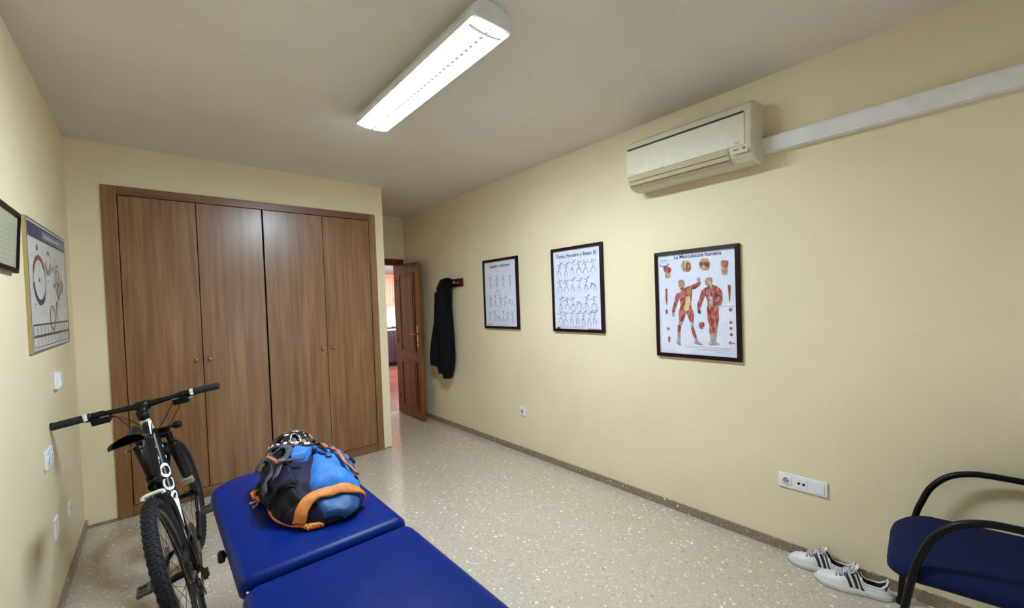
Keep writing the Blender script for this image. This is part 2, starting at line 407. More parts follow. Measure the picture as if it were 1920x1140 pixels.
# skirting
m = MB().box((XR-.012, YS, 0), (XR, YB, .055)); struct('baseboard_right', m, SKIRT, bevel=.002)
m = MB().box((XL, YS, 0), (XL+.012, YW, .060)); struct('baseboard_left', m, SKIRT, bevel=.002)
m = MB().box((XL+.012, YW-.010, 0), (WX0, YW, .020)).box((WX1, YW-.004, 0), (XC, YW, .012)); struct('baseboard_front', m, SKIRT)
m = MB().box((XC, YW+.02, 0), (XC+.010, YB, .055)); struct('baseboard_passage', m, SKIRT)
# door frame of the passage
JW = .06
m = MB().box((DX0-JW, YB-.018, 0), (DX0, YB, DH+JW)).box((DX1, YB-.018, 0), (DX1+JW+.012, YB, DH+JW)).box((DX0, YB-.018, DH), (DX1, YB, DH+JW))
m.box((DX0, YB-.010, 0), (DX0+.02, YB+.12, DH)).box((DX1-.02, YB+.0, 0), (DX1, YB+.12, DH)).box((DX0, YB-.0, DH-.02), (DX1, YB+.12, DH))
struct('trim_1', m, CHERRY, bevel=.004)
# ================================================================ FITTED WARDROBE
wt = thing('wardrobe', 'oak-veneer fitted wardrobe with four plain doors and tiny round knobs', 'wardrobe', ((WX0+WX1)/2, YW, 0))
FR = .058
m = MB().box((WX0, YW-.014, 0), (WX0+.082, YW+.06, WH)).box((WX1-.06, YW-.014, 0), (WX1, YW+.06, WH))
obj('frame_post', MB().box((WX0, YW-.014, 0), (WX0+.078, YW+.06, WH)), OAK, wt, bevel=.003)
obj('frame_post', MB().box((WX1-.062, YW-.014, 0), (WX1, YW+.06, WH)), OAK, wt, bevel=.003)
obj('top_rail', MB().box((WX0+.078, YW-.013, WH-.062), (WX1-.062, YW+.06, WH)), OAKH, wt, bevel=.003)
obj('plinth', MB().box((WX0+.078, YW-.010, 0), (WX1-.062, YW+.06, .078)), OAKH, wt, bevel=.003)
obj('carcass', MB().box((WX0+.03, YW+.05, .02), (WX1-.03, YW+.57, WH-.03)), DARKH, wt)
seams = [WX0+.080, .277, .7135, 1.182, WX1-.064]
knobs = [.236, .318, 1.138, 1.228]
for i in range(4):
    a, b = seams[i]+.0022, seams[i+1]-.0022
    if i == 1: b -= .003
    if i == 2: a += .003
    yo = -.003 if i in (1, 2) else 0
    d = obj('door', box((a, YW-.006+yo, .082), (b, YW+.014+yo, WH-.066)), OAK, wt, bevel=.002)
    kx = knobs[i]
    k = MB().lathe((kx, YW-.006+yo, 1.092), (0, -1, 0), [(0, .006), (.008, .006), (.011, .010), (.017, .0145), (.023, .013), (.027, .007), (.028, .001)], 16)
    obj('knob', k, BRASS, d)

# ================================================================ CEILING LAMP
LX, LY, LZ = 1.053, 2.040, H
lamp = thing('ceiling_light', 'long white twin-tube ceiling light fixture, switched on', 'lamp', (LX, LY, LZ))
hl = .655; zb = H-.088
prof = [(-.094, zb), (-.098, zb+.020), (-.085, zb+.055), (-.062, H-.012), (-.055, H), (.055, H), (.062, H-.012), (.085, zb+.055), (.098, zb+.020), (.094, zb)]
m = MB().loft([[V((LX+x, LY+s*(hl-.035), z)) for x, z in prof] for s in (-1, 1)], smooth=False)
obj('housing', m, WPLAST, lamp)
for s in (-1, 1):
    rs = []
    for q, (dy, sc) in enumerate(((hl-.038, 1.0), (hl-.012, 1.0), (hl, .94))):
        rs.append([V((LX+x*sc*1.015, LY+s*dy, H-(H-z)*(1 if q < 2 else .95))) for x, z in prof])
    mm = MB().loft(rs, smooth=False)
    obj('end_cap', mm, WPLAST, lamp, bevel=.003)
LAMPM = emit_mat('lamp diffuser', (.735, .895, 1.0), LAMP, holes=True)
def dif(u, v):
    x = -.092+.184*v; y = -hl+.022+(2*hl-.044)*u
    return V((LX+x, LY+y, zb-.012*(1-(x/.092)**2)-.001))
m = MB().grid(dif, 30, 14)
m.grid(lambda u, v: V((LX+(-.092+.184*v), LY-hl+.022, zb-.012*(1-((-.092+.184*v)/.092)**2)*u-.001)), 2, 14)
m.grid(lambda u, v: V((LX+(-.092+.184*v), LY+hl-.022, zb-.012*(1-((-.092+.184*v)/.092)**2)*u-.001)), 2, 14)
obj('diffuser', m, LAMPM, lamp)

# ================================================================ AIR CONDITIONER
ac = thing('air_conditioner', 'ivory wall-mounted split air conditioner high on the right wall', 'air conditioner', (XR, 1.29, 2.18))
Y0a, Y1a = .888, 1.706
def acp(t=1.0):  # profile (x offset from wall, z)
    return [(.0, 2.205), (.045, 2.183), (.10, 2.181), (.145, 2.190), (.178, 2.215), (.196, 2.246), (.196, 2.33), (.190, 2.445), (.176, 2.488), (.145, 2.512), (.08, 2.520), (0, 2.520)]
P = acp()
rings = []
for y, sc in ((Y0a, .93), (Y0a+.010, .985), (Y0a+.03, 1), (Y1a-.03, 1), (Y1a-.010, .985), (Y1a, .93)):
    rings.append([V((XR-max(.0, x*sc), y, 2.35+(z-2.35)*(.97 if sc < .95 else 1))) for x, z in P])
obj('body', MB().loft(rings, smooth=False), ACP, ac, bevel=.004)
m = MB().box((XR-.201, Y0a+.035, 2.268), (XR-.185, Y1a-.004, 2.440))
obj('front_panel', m, ACP, ac, bevel=.006, seg=3)
obj('panel_groove', MB().obox((XR-.1935, (Y0a+Y1a)/2+.012, 2.447), (.004, 0, 0), (0, (Y1a-Y0a)/2-.03, 0), (0, 0, .0035)), DARKH, ac)
ya, yb = 1.015, 1.680
obj('air_outlet', MB().obox((XR-.184, (ya+yb)/2, 2.232), (.011, 0, 0), (0, (yb-ya)/2, 0), (-.010, 0, .034)), ACY, ac)
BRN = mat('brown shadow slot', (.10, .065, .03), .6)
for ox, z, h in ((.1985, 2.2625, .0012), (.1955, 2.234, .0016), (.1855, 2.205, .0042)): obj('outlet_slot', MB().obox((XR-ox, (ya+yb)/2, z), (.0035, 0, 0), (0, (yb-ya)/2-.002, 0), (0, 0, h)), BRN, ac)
for k, (ox, z, h) in enumerate(((.1985, 2.248, .0125), (.1865, 2.221, .009))):
    obj('louvre', MB().obox((XR-ox, (ya+yb)/2, z), (.003, 0, 0), (0, (yb-ya)/2-.006, 0), (-.004, 0, h)), ACY, ac)
obj('display', MB().obox((XR-.199, .955, 2.244), (.0012, 0, 0), (0, .045, 0), (.002, 0, .017)), ACP, ac, bevel=.001)
dk = mat('brown display print', (.17, .13, .075), .5)
m = MB().obox((XR-.2008, .972, 2.250), (.0004, 0, 0), (0, .013, 0), (.0005, 0, .0032)).obox((XR-.2008, .963, 2.285), (.0004, 0, 0), (0, .015, 0), (0, 0, .002))
m.lathe((XR-.200, .928, 2.250), (-1, 0, 0), [(0, .0075), (.002, .0075)], 16)
obj('display_print', m, dk, ac)
obj('screw_cover', MB().lathe((XR-.11, Y0a+.006, 2.49), (0, -1, 0), [(0, .006), (.004, .006)], 12), dk, ac)
obj('brand_mark', MB().obox((XR-.2015, 1.66, 2.282), (.0004, 0, 0), (0, .018, 0), (0, 0, .0025)), mat('grey print', (.36, .36, .33), .5), ac)
# pipe trunking
m = MB().box((XR-.055, YS, 2.238), (XR, Y0a+.006, 2.322))
t = obj('pipe_trunking', m, TRUNK, loc=(XR-.027, -.4, 2.238), bevel=.004)
tag(t, 'white plastic pipe trunking running along the wall from the air conditioner', 'trunking')
obj('trunking_cover', box((XR-.058, YS, 2.249), (XR-.050, Y0a+.006, 2.311)), TRUNK, t, bevel=.002)

# ================================================================ SOCKETS AND SWITCHES
def ring_mb(c, ax, r, w, n=24, h=.003):
    return MB().lathe(c, ax, [(0, r), (h, r), (h, r-w), (0, r-w)], n, cap=False, loop=True)
ts = thing('wall_socket', 'white three-gang socket plate low on the right wall, beside the chair', 'socket', (XR, .737, .37))
y0, y1, z0, z1 = .618, .858, .368, .448
obj('plate', box((XR-.010, y0, z0), (XR, y1, z1)), WPLAST, ts, bevel=.003)
def schuko(cy, cz, parent, r=.020, side=-1, x=XR-.010):
    mm = MB().lathe((x, cy, cz), (side, 0, 0), [(.0003, r*.99), (.0012, r*.99)], 24)
    s = obj('socket_face', mm, mat('socket recess grey', (.35, .35, .37), .5), parent)
    mm = ring_mb((x, cy, cz), (side, 0, 0), r+.003, .004); obj('socket_ring', mm, WPLAST, s)
    mm = MB()
    for d in (-.0095, .0095): mm.lathe((x+side*.0012, cy+d, cz), (side, 0, 0), [(0, .0032), (.0006, .0032)], 10)
    mm.obox((x+side*.0015, cy, cz+r*.78), (.0006, 0, 0), (0, .006, 0), (0, 0, .002))
    obj('socket_hole', mm, BLACK, s)
obj('gang', box((XR-.0125, .788, .383), (XR-.009, .846, .434)), WPLAST, ts, bevel=.0015)
obj('gang', box((XR-.0125, .712, .383), (XR-.009, .768, .434)), WPLAST, ts, bevel=.0015, label='gang with two antenna outlets')
obj('gang', box((XR-.0125, .632, .381), (XR-.009, .700, .436)), WPLAST, ts, bevel=.0015, label='blank gang')
schuko(.817, .409, ts, .017, -1, XR-.0125)
for yy in (.753, .729):
    obj('antenna_outlet', MB().lathe((XR-.0125, yy, .409), (-1, 0, 0), [(0, .0065), (.003, .0065), (.003, .002)], 14), BLACK, ts)
ts = thing('wall_socket', 'small single white socket low on the right wall, between the coat and the middle chart', 'socket', (XR, 3.13, .37))
obj('plate', box((XR-.010, 3.085, .363), (XR, 3.172, .447)), WPLAST, ts, bevel=.003)
schuko(3.130, .405, ts, .020)
# left wall
def lplate(y0, y1, z0, z1, th, label, cat, name):
    tt = thing(name, label, cat, (XL, (y0+y1)/2, z0)); obj('plate', box((XL, y0, z0), (XL+th, y1, z1)), WPLAST, tt, bevel=.003); return tt
tt = lplate(3.385, 3.505, 1.082, 1.168, .022, 'small white raised switch box on the left wall under the chart, above the handlebar', 'switch', 'light_switch')
obj('rocker', box((XL+.020, 3.40, 1.094), (XL+.026, 3.49, 1.156)), WPLAST, tt, bevel=.002)
tt = lplate(3.015, 3.175, .752, .836, .012, 'white double socket plate on the left wall just below the handlebar grip', 'socket', 'wall_socket')
for yy in (3.055, 3.135): schuko(yy, .794, tt, .018, 1, XL+.012)
tt = lplate(3.575, 3.655, .330, .410, .010, 'small white socket on the left wall low behind the bicycle, nearest the corner', 'socket', 'wall_socket')
schuko(3.615, .370, tt, .018, 1, XL+.010)
tt = lplate(3.150, 3.240, .372, .470, .008, 'blank white cover plate low on the left wall below the double socket', 'cover plate', 'cover_plate')

# ================================================================ WALL CHARTS
def frame4(P, w, h, fw_, d0, d1):
    """P(u,v,d): picture plane -> world; u 0..w, v 0..h; returns MB of a mitred frame"""
    mb = MB(); o = [(0, 0), (w, 0), (w, h), (0, h)]; i = [(fw_, fw_), (w-fw_, fw_), (w-fw_, h-fw_), (fw_, h-fw_)]
    for k in range(4):
        a, b, c, d = o[k], o[(k+1) % 4], i[(k+1) % 4], i[k]
        vs = [P(*q, d0) for q in (a, b, c, d)]+[P(*a, d1*.82), P(*b, d1*.82), P(*c, d1), P(*d, d1)]
        mb.add(vs, [(3, 2, 1, 0), (4, 5, 6, 7), (0, 1, 5, 4), (1, 2, 6, 5), (2, 3, 7, 6), (3, 0, 4, 7)], False)
    return mb
def chart(y0, y1, z0, z1, label, tilt=0.0):
    w_, h_ = y1-y0, z1-z0
    t_ = thing('framed_chart', label, 'poster', (XR, (y0+y1)/2, z0))
    P = lambda u, v, d: V((XR-.004-d-tilt*v, y1-u, z0+v))
    obj('frame', frame4(P, w_, h_, .024, 0, .022), MAHO, t_)
    mb = MB(); a, b, c, d = P(.02, .02, .009), P(w_-.02, .02, .009), P(w_-.02, h_-.02, .009), P(.02, h_-.02, .009)
    a2, b2, c2, d2 = P(.02, .02, .002), P(w_-.02, .02, .002), P(w_-.02, h_-.02, .002), P(.02, h_-.02, .002)
    mb.add([a, b, c, d, a2, b2, c2, d2], [(0, 1, 2, 3), (7, 6, 5, 4), (0, 4, 5, 1), (1, 5, 6, 2), (2, 6, 7, 3), (3, 7, 4, 0)], False)
    obj('sheet', mb, PAPER, t_)
    return t_, P, w_, h_
def man(mb, P, x, y, s, pose, lw=.0022):
    """pencil figure built from strokes; pose = list of joint polylines in units of s"""
    pl = lambda u, v: P(u, v, .0105)
    for ln in pose: stroke(mb, pl, [(x+a*s, y+b*s) for a, b in ln], lw)
def ball(mb, P, x, y, r, n=10, d=.0105):
    mb.poly([P(x+r*cos(2*pi*k/n), y+r*sin(2*pi*k/n), d) for k in range(n)])
def body(mb, P, x, y, s, kind, rnd):
    """outlined sketch figure: head, torso, arms, legs in a stretching pose"""
    j = lambda k: rnd.uniform(-k, k)
    if kind == 0:    # standing, arms up
        jt = dict(h=(0, .86), n=(0, .74), p=(0, .42), a1=(-.14, .92), a2=(.15, .88), l1=(-.07, 0), l2=(.08, 0), k1=(-.06, .22), k2=(.07, .2))
    elif kind == 1:  # side lunge
        jt = dict(h=(-.08+j(.05), .80), n=(-.05, .69), p=(.02, .40), a1=(-.32, .60), a2=(.25, .78), l1=(-.22, 0), l2=(.25, 0), k1=(-.18, .24), k2=(.15, .2))
    elif kind == 2:  # seated / forward bend
        jt = dict(h=(-.25, .52), n=(-.17, .50), p=(.10, .40), a1=(-.34, .15), a2=(-.30, .25), l1=(.0, 0), l2=(.26, 0), k1=(.0, .2), k2=(.2, .2))
    elif kind == 3:  # back stretch, V shape
        jt = dict(h=(.12, .85), n=(.1, .74), p=(-.05, .42), a1=(-.22, .74), a2=(.32, .95), l1=(-.12, 0), l2=(.14, 0), k1=(-.14, .2), k2=(.08, .22))
    else:            # lying / raised arm with weight
        jt = dict(h=(0, .88), n=(0, .76), p=(.02, .42), a1=(-.2, .45), a2=(.2, .48), l1=(-.06, 0), l2=(.1, 0), k1=(-.05, .22), k2=(.08, .22))
    g = lambda k: (x+jt[k][0]*s, y+jt[k][1]*s)
    pl = lambda u, v: P(u, v, .0105)
    w_ = s*.045
    for a, b, ww in (('n', 'p', 2.4), ('n', 'a1', 1.0), ('n', 'a2', 1.0), ('p', 'k1', 1.5), ('p', 'k2', 1.5), ('k1', 'l1', 1.0), ('k2', 'l2', 1.0)):
        A, B = V(g(a)), V(g(b)); d = (B-A).normalized(); nn = V((-d.y, d.x))*w_*ww/2
        for sg in (-1, 1): stroke(mb, pl, [tuple(A+nn*sg), tuple(B+nn*sg*.7)], s*.014+.0005)
        if rnd.random() < .55: stroke(mb, pl, [tuple(A+(B-A)*.25), tuple(A+(B-A)*.75)], w_*ww*.6)
    hx, hy = g('h'); ball(mb, P, hx, hy, s*.055)
    stroke(mb, pl, [(x-.14*s, y-.07*s), (x+.14*s, y-.07*s)], .0012)

rnd = random.Random(3)
# far chart
t1, P, w_, h_ = chart(3.118, 3.690, 1.196, 1.900, 'framed exercise chart with three rows of pencil figures, farthest, next to the hanging coat')
m = MB(); text_mb(m, 'Espalda y Abdomen', .042, lambda a, b: P(w_/2+a, h_-.085+b, .0105), .0006, 'CENTER'); obj('title', m, INK, t1)
m = MB()
for v, n, kinds in ((.415, 4, (0, 4, 4, 0)), (.225, 5, (4, 0, 4, 1, 2)), (.065, 6, (1, 0, 2, 0, 1, 4))):
    text_mb(m, 'Ejercicios', .014, lambda a, b: P(w_*.44+a, v+.155+b, .0105), 0, 'CENTER')
    for k in range(n): body(m, P, .07+(w_-.14)*(k+.5)/n, v, .125, kinds[k], rnd)
for k in range(2): text_mb(m, 'mantener la espalda recta y repetir el ejercicio', .0105, lambda a, b: P(.2+a, .036-k*.012+b, .0105), 0)
for k in range(6): stroke(m, lambda u, v: P(u, v, .0105), [(.06+.015*k, .03), (.06+.015*k, .05)], .006)
obj('figures', m, PENCIL, t1)
# middle chart
t2, P, w_, h_ = chart(2.080, 2.650, 1.193, 1.902, 'framed stretching chart with four rows of outline figures, middle one on the right wall')
m = MB(); text_mb(m, 'Torso, Hombro y Brazo (I)', .041, lambda a, b: P(w_/2+a, h_-.085+b, .0105), .0006, 'CENTER'); obj('title', m, INK, t2)
m = MB()
for r_, v in enumerate((.475, .335, .19, .065)):
    n = (6, 6, 6, 7)[r_]
    for k in range(n): body(m, P, .06+(w_-.12)*(k+.5)/n+rnd.uniform(-.006, .006), v+rnd.uniform(-.005, .008), .125, rnd.choice((1, 2, 3, 1, 3)), rnd)
for k in range(2): text_mb(m, 'mantener cada posicion durante veinte segundos sin rebotes y repetir con el otro lado', .0088, lambda a, b: P(.05+a, .046-k*.011+b, .0105), 0)
obj('figures', m, PENCIL, t2)
m = MB(); pl = lambda u, v: P(u, v, .0108)
stroke(m, pl, [(.045, .030), (.085, .030)], .010); stroke(m, pl, [(.40, .028), (.53, .028)], .003); obj('publisher_mark', m, INK, t2)
# anatomy chart
t3, P, w_, h_ = chart(1.042, 1.618, 1.054, 1.763, 'framed anatomy chart with two red muscle figures, nearest of the three on the right wall')
m = MB(); text_mb(m, 'La Musculatura humana', .034, lambda a, b: P(.145+a, h_-.055+b, .0105), .0005); obj('title', m, INK, t3)
ART = eval('''{'tan':[[(0.297,0.711),(0.321,0.726),(0.365,0.725),(0.38,0.697),(0.377,0.664),(0.358,0.638),(0.325,0.633),(0.304,0.667)],[(0.623,0.707),(0.649,0.732),(0.698,0.728),(0.71,0.697),(0.694,0.661),(0.653,0.653),(0.623,0.67)],[(0.344,0.872),(0.37,0.9),(0.427,0.896),(0.462,0.869),(0.457,0.821),(0.437,0.793),(0.373,0.797),(0.342,0.828)],[(0.562,0.877),(0.594,0.904),(0.661,0.898),(0.684,0.863),(0.672,0.807),(0.651,0.79),(0.59,0.803),(0.564,0.825)],[(0.146,0.829),(0.186,0.828),(0.2,0.783),(0.194,0.748),(0.137,0.75),(0.13,0.786)],[(0.819,0.838),(0.863,0.835),(0.875,0.784),(0.87,0.743),(0.811,0.746),(0.809,0.788)]],'red':[[(0.325,0.65),(0.368,0.654),(0.398,0.632),(0.345,0.595)],[(0.274,0.602),(0.332,0.612),(0.391,0.653),(0.455,0.667),(0.467,0.629),(0.465,0.575),(0.448,0.491),(0.465,0.447),(0.389,0.413),(0.311,0.449),(0.326,0.492),(0.307,0.553)],[(0.278,0.602),(0.255,0.559),(0.224,0.471),(0.212,0.425),(0.241,0.417),(0.269,0.482),(0.306,0.549)],[(0.451,0.667),(0.519,0.685),(0.547,0.7),(0.573,0.698),(0.566,0.667),(0.517,0.638),(0.464,0.629)],[(0.311,0.465),(0.389,0.417),(0.373,0.384),(0.347,0.334),(0.299,0.339),(0.297,0.405)],[(0.396,0.417),(0.469,0.451),(0.483,0.394),(0.476,0.333),(0.436,0.327),(0.41,0.384)],[(0.278,0.306),(0.323,0.3),(0.314,0.241),(0.293,0.219),(0.273,0.223)],[(0.443,0.283),(0.474,0.289),(0.497,0.234),(0.509,0.19),(0.484,0.179),(0.453,0.233)],[(0.613,0.636),(0.66,0.653),(0.707,0.667),(0.769,0.643),(0.8,0.606),(0.804,0.526),(0.785,0.475),(0.74,0.487),(0.686,0.457),(0.648,0.477),(0.646,0.529),(0.613,0.587)],[(0.616,0.639),(0.578,0.615),(0.556,0.551),(0.526,0.499),(0.531,0.444),(0.559,0.444),(0.583,0.509),(0.62,0.571)],[(0.776,0.64),(0.809,0.606),(0.813,0.526),(0.79,0.478),(0.753,0.484),(0.752,0.547)],[(0.648,0.489),(0.7,0.461),(0.755,0.496),(0.773,0.446),(0.752,0.402),(0.698,0.413),(0.644,0.402),(0.632,0.446)],[(0.635,0.415),(0.703,0.413),(0.766,0.425),(0.769,0.364),(0.75,0.302),(0.74,0.228),(0.698,0.234),(0.656,0.23),(0.661,0.3),(0.642,0.353)],[(0.399,0.879),(0.462,0.869),(0.457,0.811),(0.431,0.793),(0.403,0.814)],[(0.562,0.872),(0.684,0.863),(0.672,0.807),(0.625,0.839),(0.564,0.835)],[(0.109,0.855),(0.16,0.86),(0.217,0.845),(0.21,0.805),(0.181,0.794),(0.12,0.811)],[(0.802,0.865),(0.842,0.872),(0.885,0.858),(0.875,0.804),(0.807,0.808)],[(0.54,0.333),(0.602,0.333),(0.601,0.295),(0.569,0.262),(0.54,0.289)],[(0.87,0.657),(0.903,0.653),(0.898,0.604),(0.892,0.515),(0.88,0.509),(0.878,0.584)],[(0.134,0.649),(0.158,0.653),(0.156,0.539),(0.142,0.484),(0.132,0.54)],[(0.132,0.45),(0.153,0.45),(0.151,0.405),(0.13,0.402)],[(0.141,0.281),(0.181,0.274),(0.16,0.248),(0.137,0.261)],[(0.146,0.186),(0.177,0.192),(0.175,0.131),(0.153,0.138)]],'orange':[[(0.283,0.594),(0.33,0.609),(0.373,0.599),(0.373,0.567),(0.328,0.551),(0.297,0.564)],[(0.405,0.63),(0.455,0.656),(0.464,0.618),(0.451,0.581),(0.405,0.583)]],'yellow':[[(0.394,0.567),(0.441,0.571),(0.443,0.501),(0.422,0.443),(0.389,0.426),(0.358,0.457),(0.382,0.502)]],'pale':[[(0.3,0.341),(0.349,0.334),(0.326,0.299),(0.285,0.306)],[(0.436,0.33),(0.477,0.334),(0.474,0.288),(0.446,0.281)],[(0.212,0.425),(0.24,0.419),(0.241,0.381),(0.212,0.385)],[(0.528,0.735),(0.561,0.735),(0.573,0.697),(0.547,0.695),(0.53,0.711)],[(0.274,0.226),(0.311,0.226),(0.302,0.158),(0.314,0.107),(0.267,0.121),(0.266,0.157)],[(0.484,0.183),(0.51,0.192),(0.531,0.155),(0.585,0.131),(0.54,0.126),(0.474,0.138)],[(0.67,0.56),(0.705,0.559),(0.715,0.496),(0.686,0.464),(0.658,0.498)],[(0.677,0.669),(0.703,0.671),(0.7,0.63),(0.679,0.629)],[(0.759,0.557),(0.78,0.557),(0.778,0.515),(0.759,0.516)],[(0.661,0.23),(0.736,0.23),(0.724,0.166),(0.667,0.161)],[(0.649,0.15),(0.67,0.166),(0.729,0.166),(0.776,0.145),(0.773,0.135),(0.655,0.128)],[(0.639,0.628),(0.655,0.622),(0.648,0.571),(0.632,0.587)]],'dark':[[(0.53,0.447),(0.564,0.441),(0.571,0.409),(0.528,0.415)]],'circ':[(0.896,0.443,0.0124),(0.894,0.333,0.0101),(0.894,0.283,0.0101),(0.896,0.23,0.0101),(0.885,0.159,0.0112),(0.918,0.155,0.0051)]}''')
MUS = {'tan': ((.50, .33, .19), (.33, .17, .10), (.60, .47, .33)), 'red': ((.17, .02, .02), (.33, .055, .045), (.50, .20, .16)),
       'orange': ((.42, .12, .07), (.52, .24, .14), (.35, .08, .05)), 'yellow': ((.66, .55, .22), (.62, .44, .16), (.66, .60, .38)),
       'pale': ((.46, .43, .40), (.27, .23, .21), (.60, .56, .50)), 'dark': ((.08, .03, .05), (.16, .05, .07), (.1, .05, .06))}
for k, (key, cols) in enumerate(MUS.items()):
    m = MB()
    for pts in ART.get(key, []):
        q = [V(p) for p in pts]; n = len(q); sm = []
        for i in range(n):   # round the corners of the traced outline
            a, b, c = q[i-1], q[i], q[(i+1) % n]; sm += [a*.22+b*.78, b*.9+(a+c)*.05, b*.78+c*.22]
        dd_ = .0102+k*.00035+.00004*len(m.f); m.poly([P(u*w_, v*h_, dd_) for u, v in [tuple(x) for x in sm]])
    if key == 'red':
        for u, v, r in ART['circ']: ball(m, P, u*w_, v*h_, r*.9, 14)
    obj('muscle_drawing', m, muscle_mat('printed '+key, cols, 55), t3)
m = MB(); pl = lambda u, v: P(u, v, .0112)
for (a, b) in (((.22, .075), (.52, .075)), ((.28, .062), (.50, .062)), ((.42, .05), (.53, .05)), ((.40, .335), (.545, .335))): stroke(m, pl, [(a[0], a[1]), (b[0], b[1])], .0022)
rr = random.Random(5)
for k in range(70):
    u = rr.choice((.07, .13, .21, .30, .38, .46))+rr.uniform(-.012, .012); v = rr.uniform(.10, .60)
    stroke(m, pl, [(u, v), (u+rr.uniform(.012, .028), v)], .0009)
obj('captions', m, mat('pale caption print', (.42, .42, .50), .6), t3)
m = MB(); mc = (.072, .638)
stroke(m, pl, [(mc[0]+.036*cos(a), mc[1]-.008+.018*sin(a)) for a in [pi*1.05+i*(pi*.93)/12 for i in range(13)]], .006); obj('logo_swoosh', m, mat('teal print', (.03, .12, .15), .4), t3)
m = MB()
for dx in (-.018, 0, .018): stroke(m, pl, [(mc[0]+dx+.011*cos(a), mc[1]+.006+.011*sin(a)) for a in [i*2*pi/12 for i in range(10)]], .0035)
obj('logo_rings', m, mat('light blue print', (.30, .45, .72), .4), t3)

# ------------------------------------------------ left wall: planner chart
lw_, lh_ = 1.15, .628
yl0, zl0 = 2.85, 1.306
tl = thing('wall_planner', 'large unframed white chart with a dark blue header band and rings, on the left wall', 'chart', (XL, yl0+lw_/2, zl0))
P = lambda u, v, d: V((XL+.009-.006*u/lw_+d, yl0+u, zl0+v*(.956+.066*u/lw_)))
mb = MB(); q = ((0, 0), (lw_, 0), (lw_, lh_), (0, lh_))
mb.add([P(*a, .0) for a in q]+[P(*a, .003) for a in q], [(3, 2, 1, 0), (4, 5, 6, 7), (0, 1, 5, 4), (1, 2, 6, 5), (2, 3, 7, 6), (3, 0, 4, 7)], False)
obj('board', mb, PAPER2, tl)
FRM = mat('grey edging', (.16, .16, .18), .4); YEL = mat('yellowed board edge', (.42, .32, .12), .5)
pl = lambda u, v: P(u, v, .0040)
m = MB(); stroke(m, pl, [(.004, .004), (lw_-.004, .004), (lw_-.004, lh_-.004), (.004, lh_-.004), (.004, .004)], .008); obj('edging', m, FRM, tl)
m = MB(); m.box((XL+.0, yl0-.004, zl0), (XL+.0115, yl0, zl0+lh_*.956)); obj('side_edge', m, YEL, tl)
m = MB(); m.poly([P(.02, lh_-.085, .0045), P(lw_-.02, lh_-.085, .0045), P(lw_-.02, lh_-.018, .0045), P(.02, lh_-.018, .0045)]); hb = obj('header_band', m, mat('dark blue print', (.022, .022, .10), .35), tl)
m = MB(); m.poly([P(.36, lh_-.075, .0048), P(lw_-.03, lh_-.075, .0048), P(lw_-.03, lh_-.03, .0048), P(.36, lh_-.03, .0048)]); obj('title_strip', m, mat('grey blue print', (.17, .18, .26), .4), hb)
m = MB()
for i in range(14): stroke(m, lambda u, v: P(u, v, .0051), [(.42+.035*i, lh_-.055), (.445+.035*i, lh_-.055)], .014)
obj('title', m, mat('pale print', (.55, .55, .62), .5), hb)
def ell(mb, u, v, ru, rv, a0, a1, wd, n=22, d=.0045): stroke(mb, lambda a, b: P(a, b, d), [(u+ru*cos(a0+(a1-a0)*i/n), v+rv*sin(a0+(a1-a0)*i/n)) for i in range(n+1)], wd)
m = MB(); ell(m, .25, .345, .155, .110, pi*1.05, pi*1.75, .026); ell(m, .80, .30, .03, .045, 0, 2*pi, .012); ell(m, .72, .19, .03, .05, .3, 4.5, .012); ball(m, P, .24, .345, .010, 10, .0045)
for u, v in ((.22, .50), (.63, .42), (.66, .33)): ball(m, P, u, v, .014, 8, .0045)
obj('ring_drawing', m, mat('dark navy print', (.03, .035, .08), .4), tl)
m = MB(); ell(m, .25, .345, .155, .110, pi*.15, pi*.9, .022); ell(m, .25, .345, .155, .110, pi*.9, pi*1.05, .008); ell(m, .25, .345, .155, .110, -pi*.25, pi*.15, .008); obj('ring_drawing', m, mat('brown red print', (.22, .07, .04), .4), tl)
m = MB(); ell(m, .56, .155, .075, .062, 0, 2*pi, .014); ell(m, .50, .445, .07, .055, pi, 2*pi, .030); ell(m, .52, .47, .04, .03, .5, 2.6, .016)
ell(m, .80, .36, .10, .085, 1.2, 5.6, .010)
for k in range(60): 
    u, v = rr.uniform(.07, 1.08), rr.uniform(.18, .53); stroke(m, lambda a, b: P(a, b, .0044), [(u, v), (u+.03, v)], .003)
obj('ring_drawing', m, mat('grey green print', (.26, .25, .22), .5), tl)
m = MB(); ell(m, .80, .37, .05, .045, 0, 2*pi, .022); ell(m, .93, .33, .03, .03, 0, 2*pi, .020); obj('ring_drawing', m, mat('ochre print', (.42, .32, .17), .5), tl)
m = MB()
for v0 in (.022, .078):
    pl4 = lambda u, v: P(u, v, .0045)
    stroke(m, pl4, [(.03, v0+.050), (lw_-.02, v0+.050)], .008); stroke(m, pl4, [(.03, v0), (lw_-.02, v0)], .003)
    for k in range(13): stroke(m, pl4, [(.03+k*(lw_-.05)/12, v0), (.03+k*(lw_-.05)/12, v0+.05)], .006)
stroke(m, pl, [(lw_-.012, .02), (lw_-.012, .13)], .012)
obj('month_grid', m, mat('charcoal print', (.06, .06, .065), .4), tl)
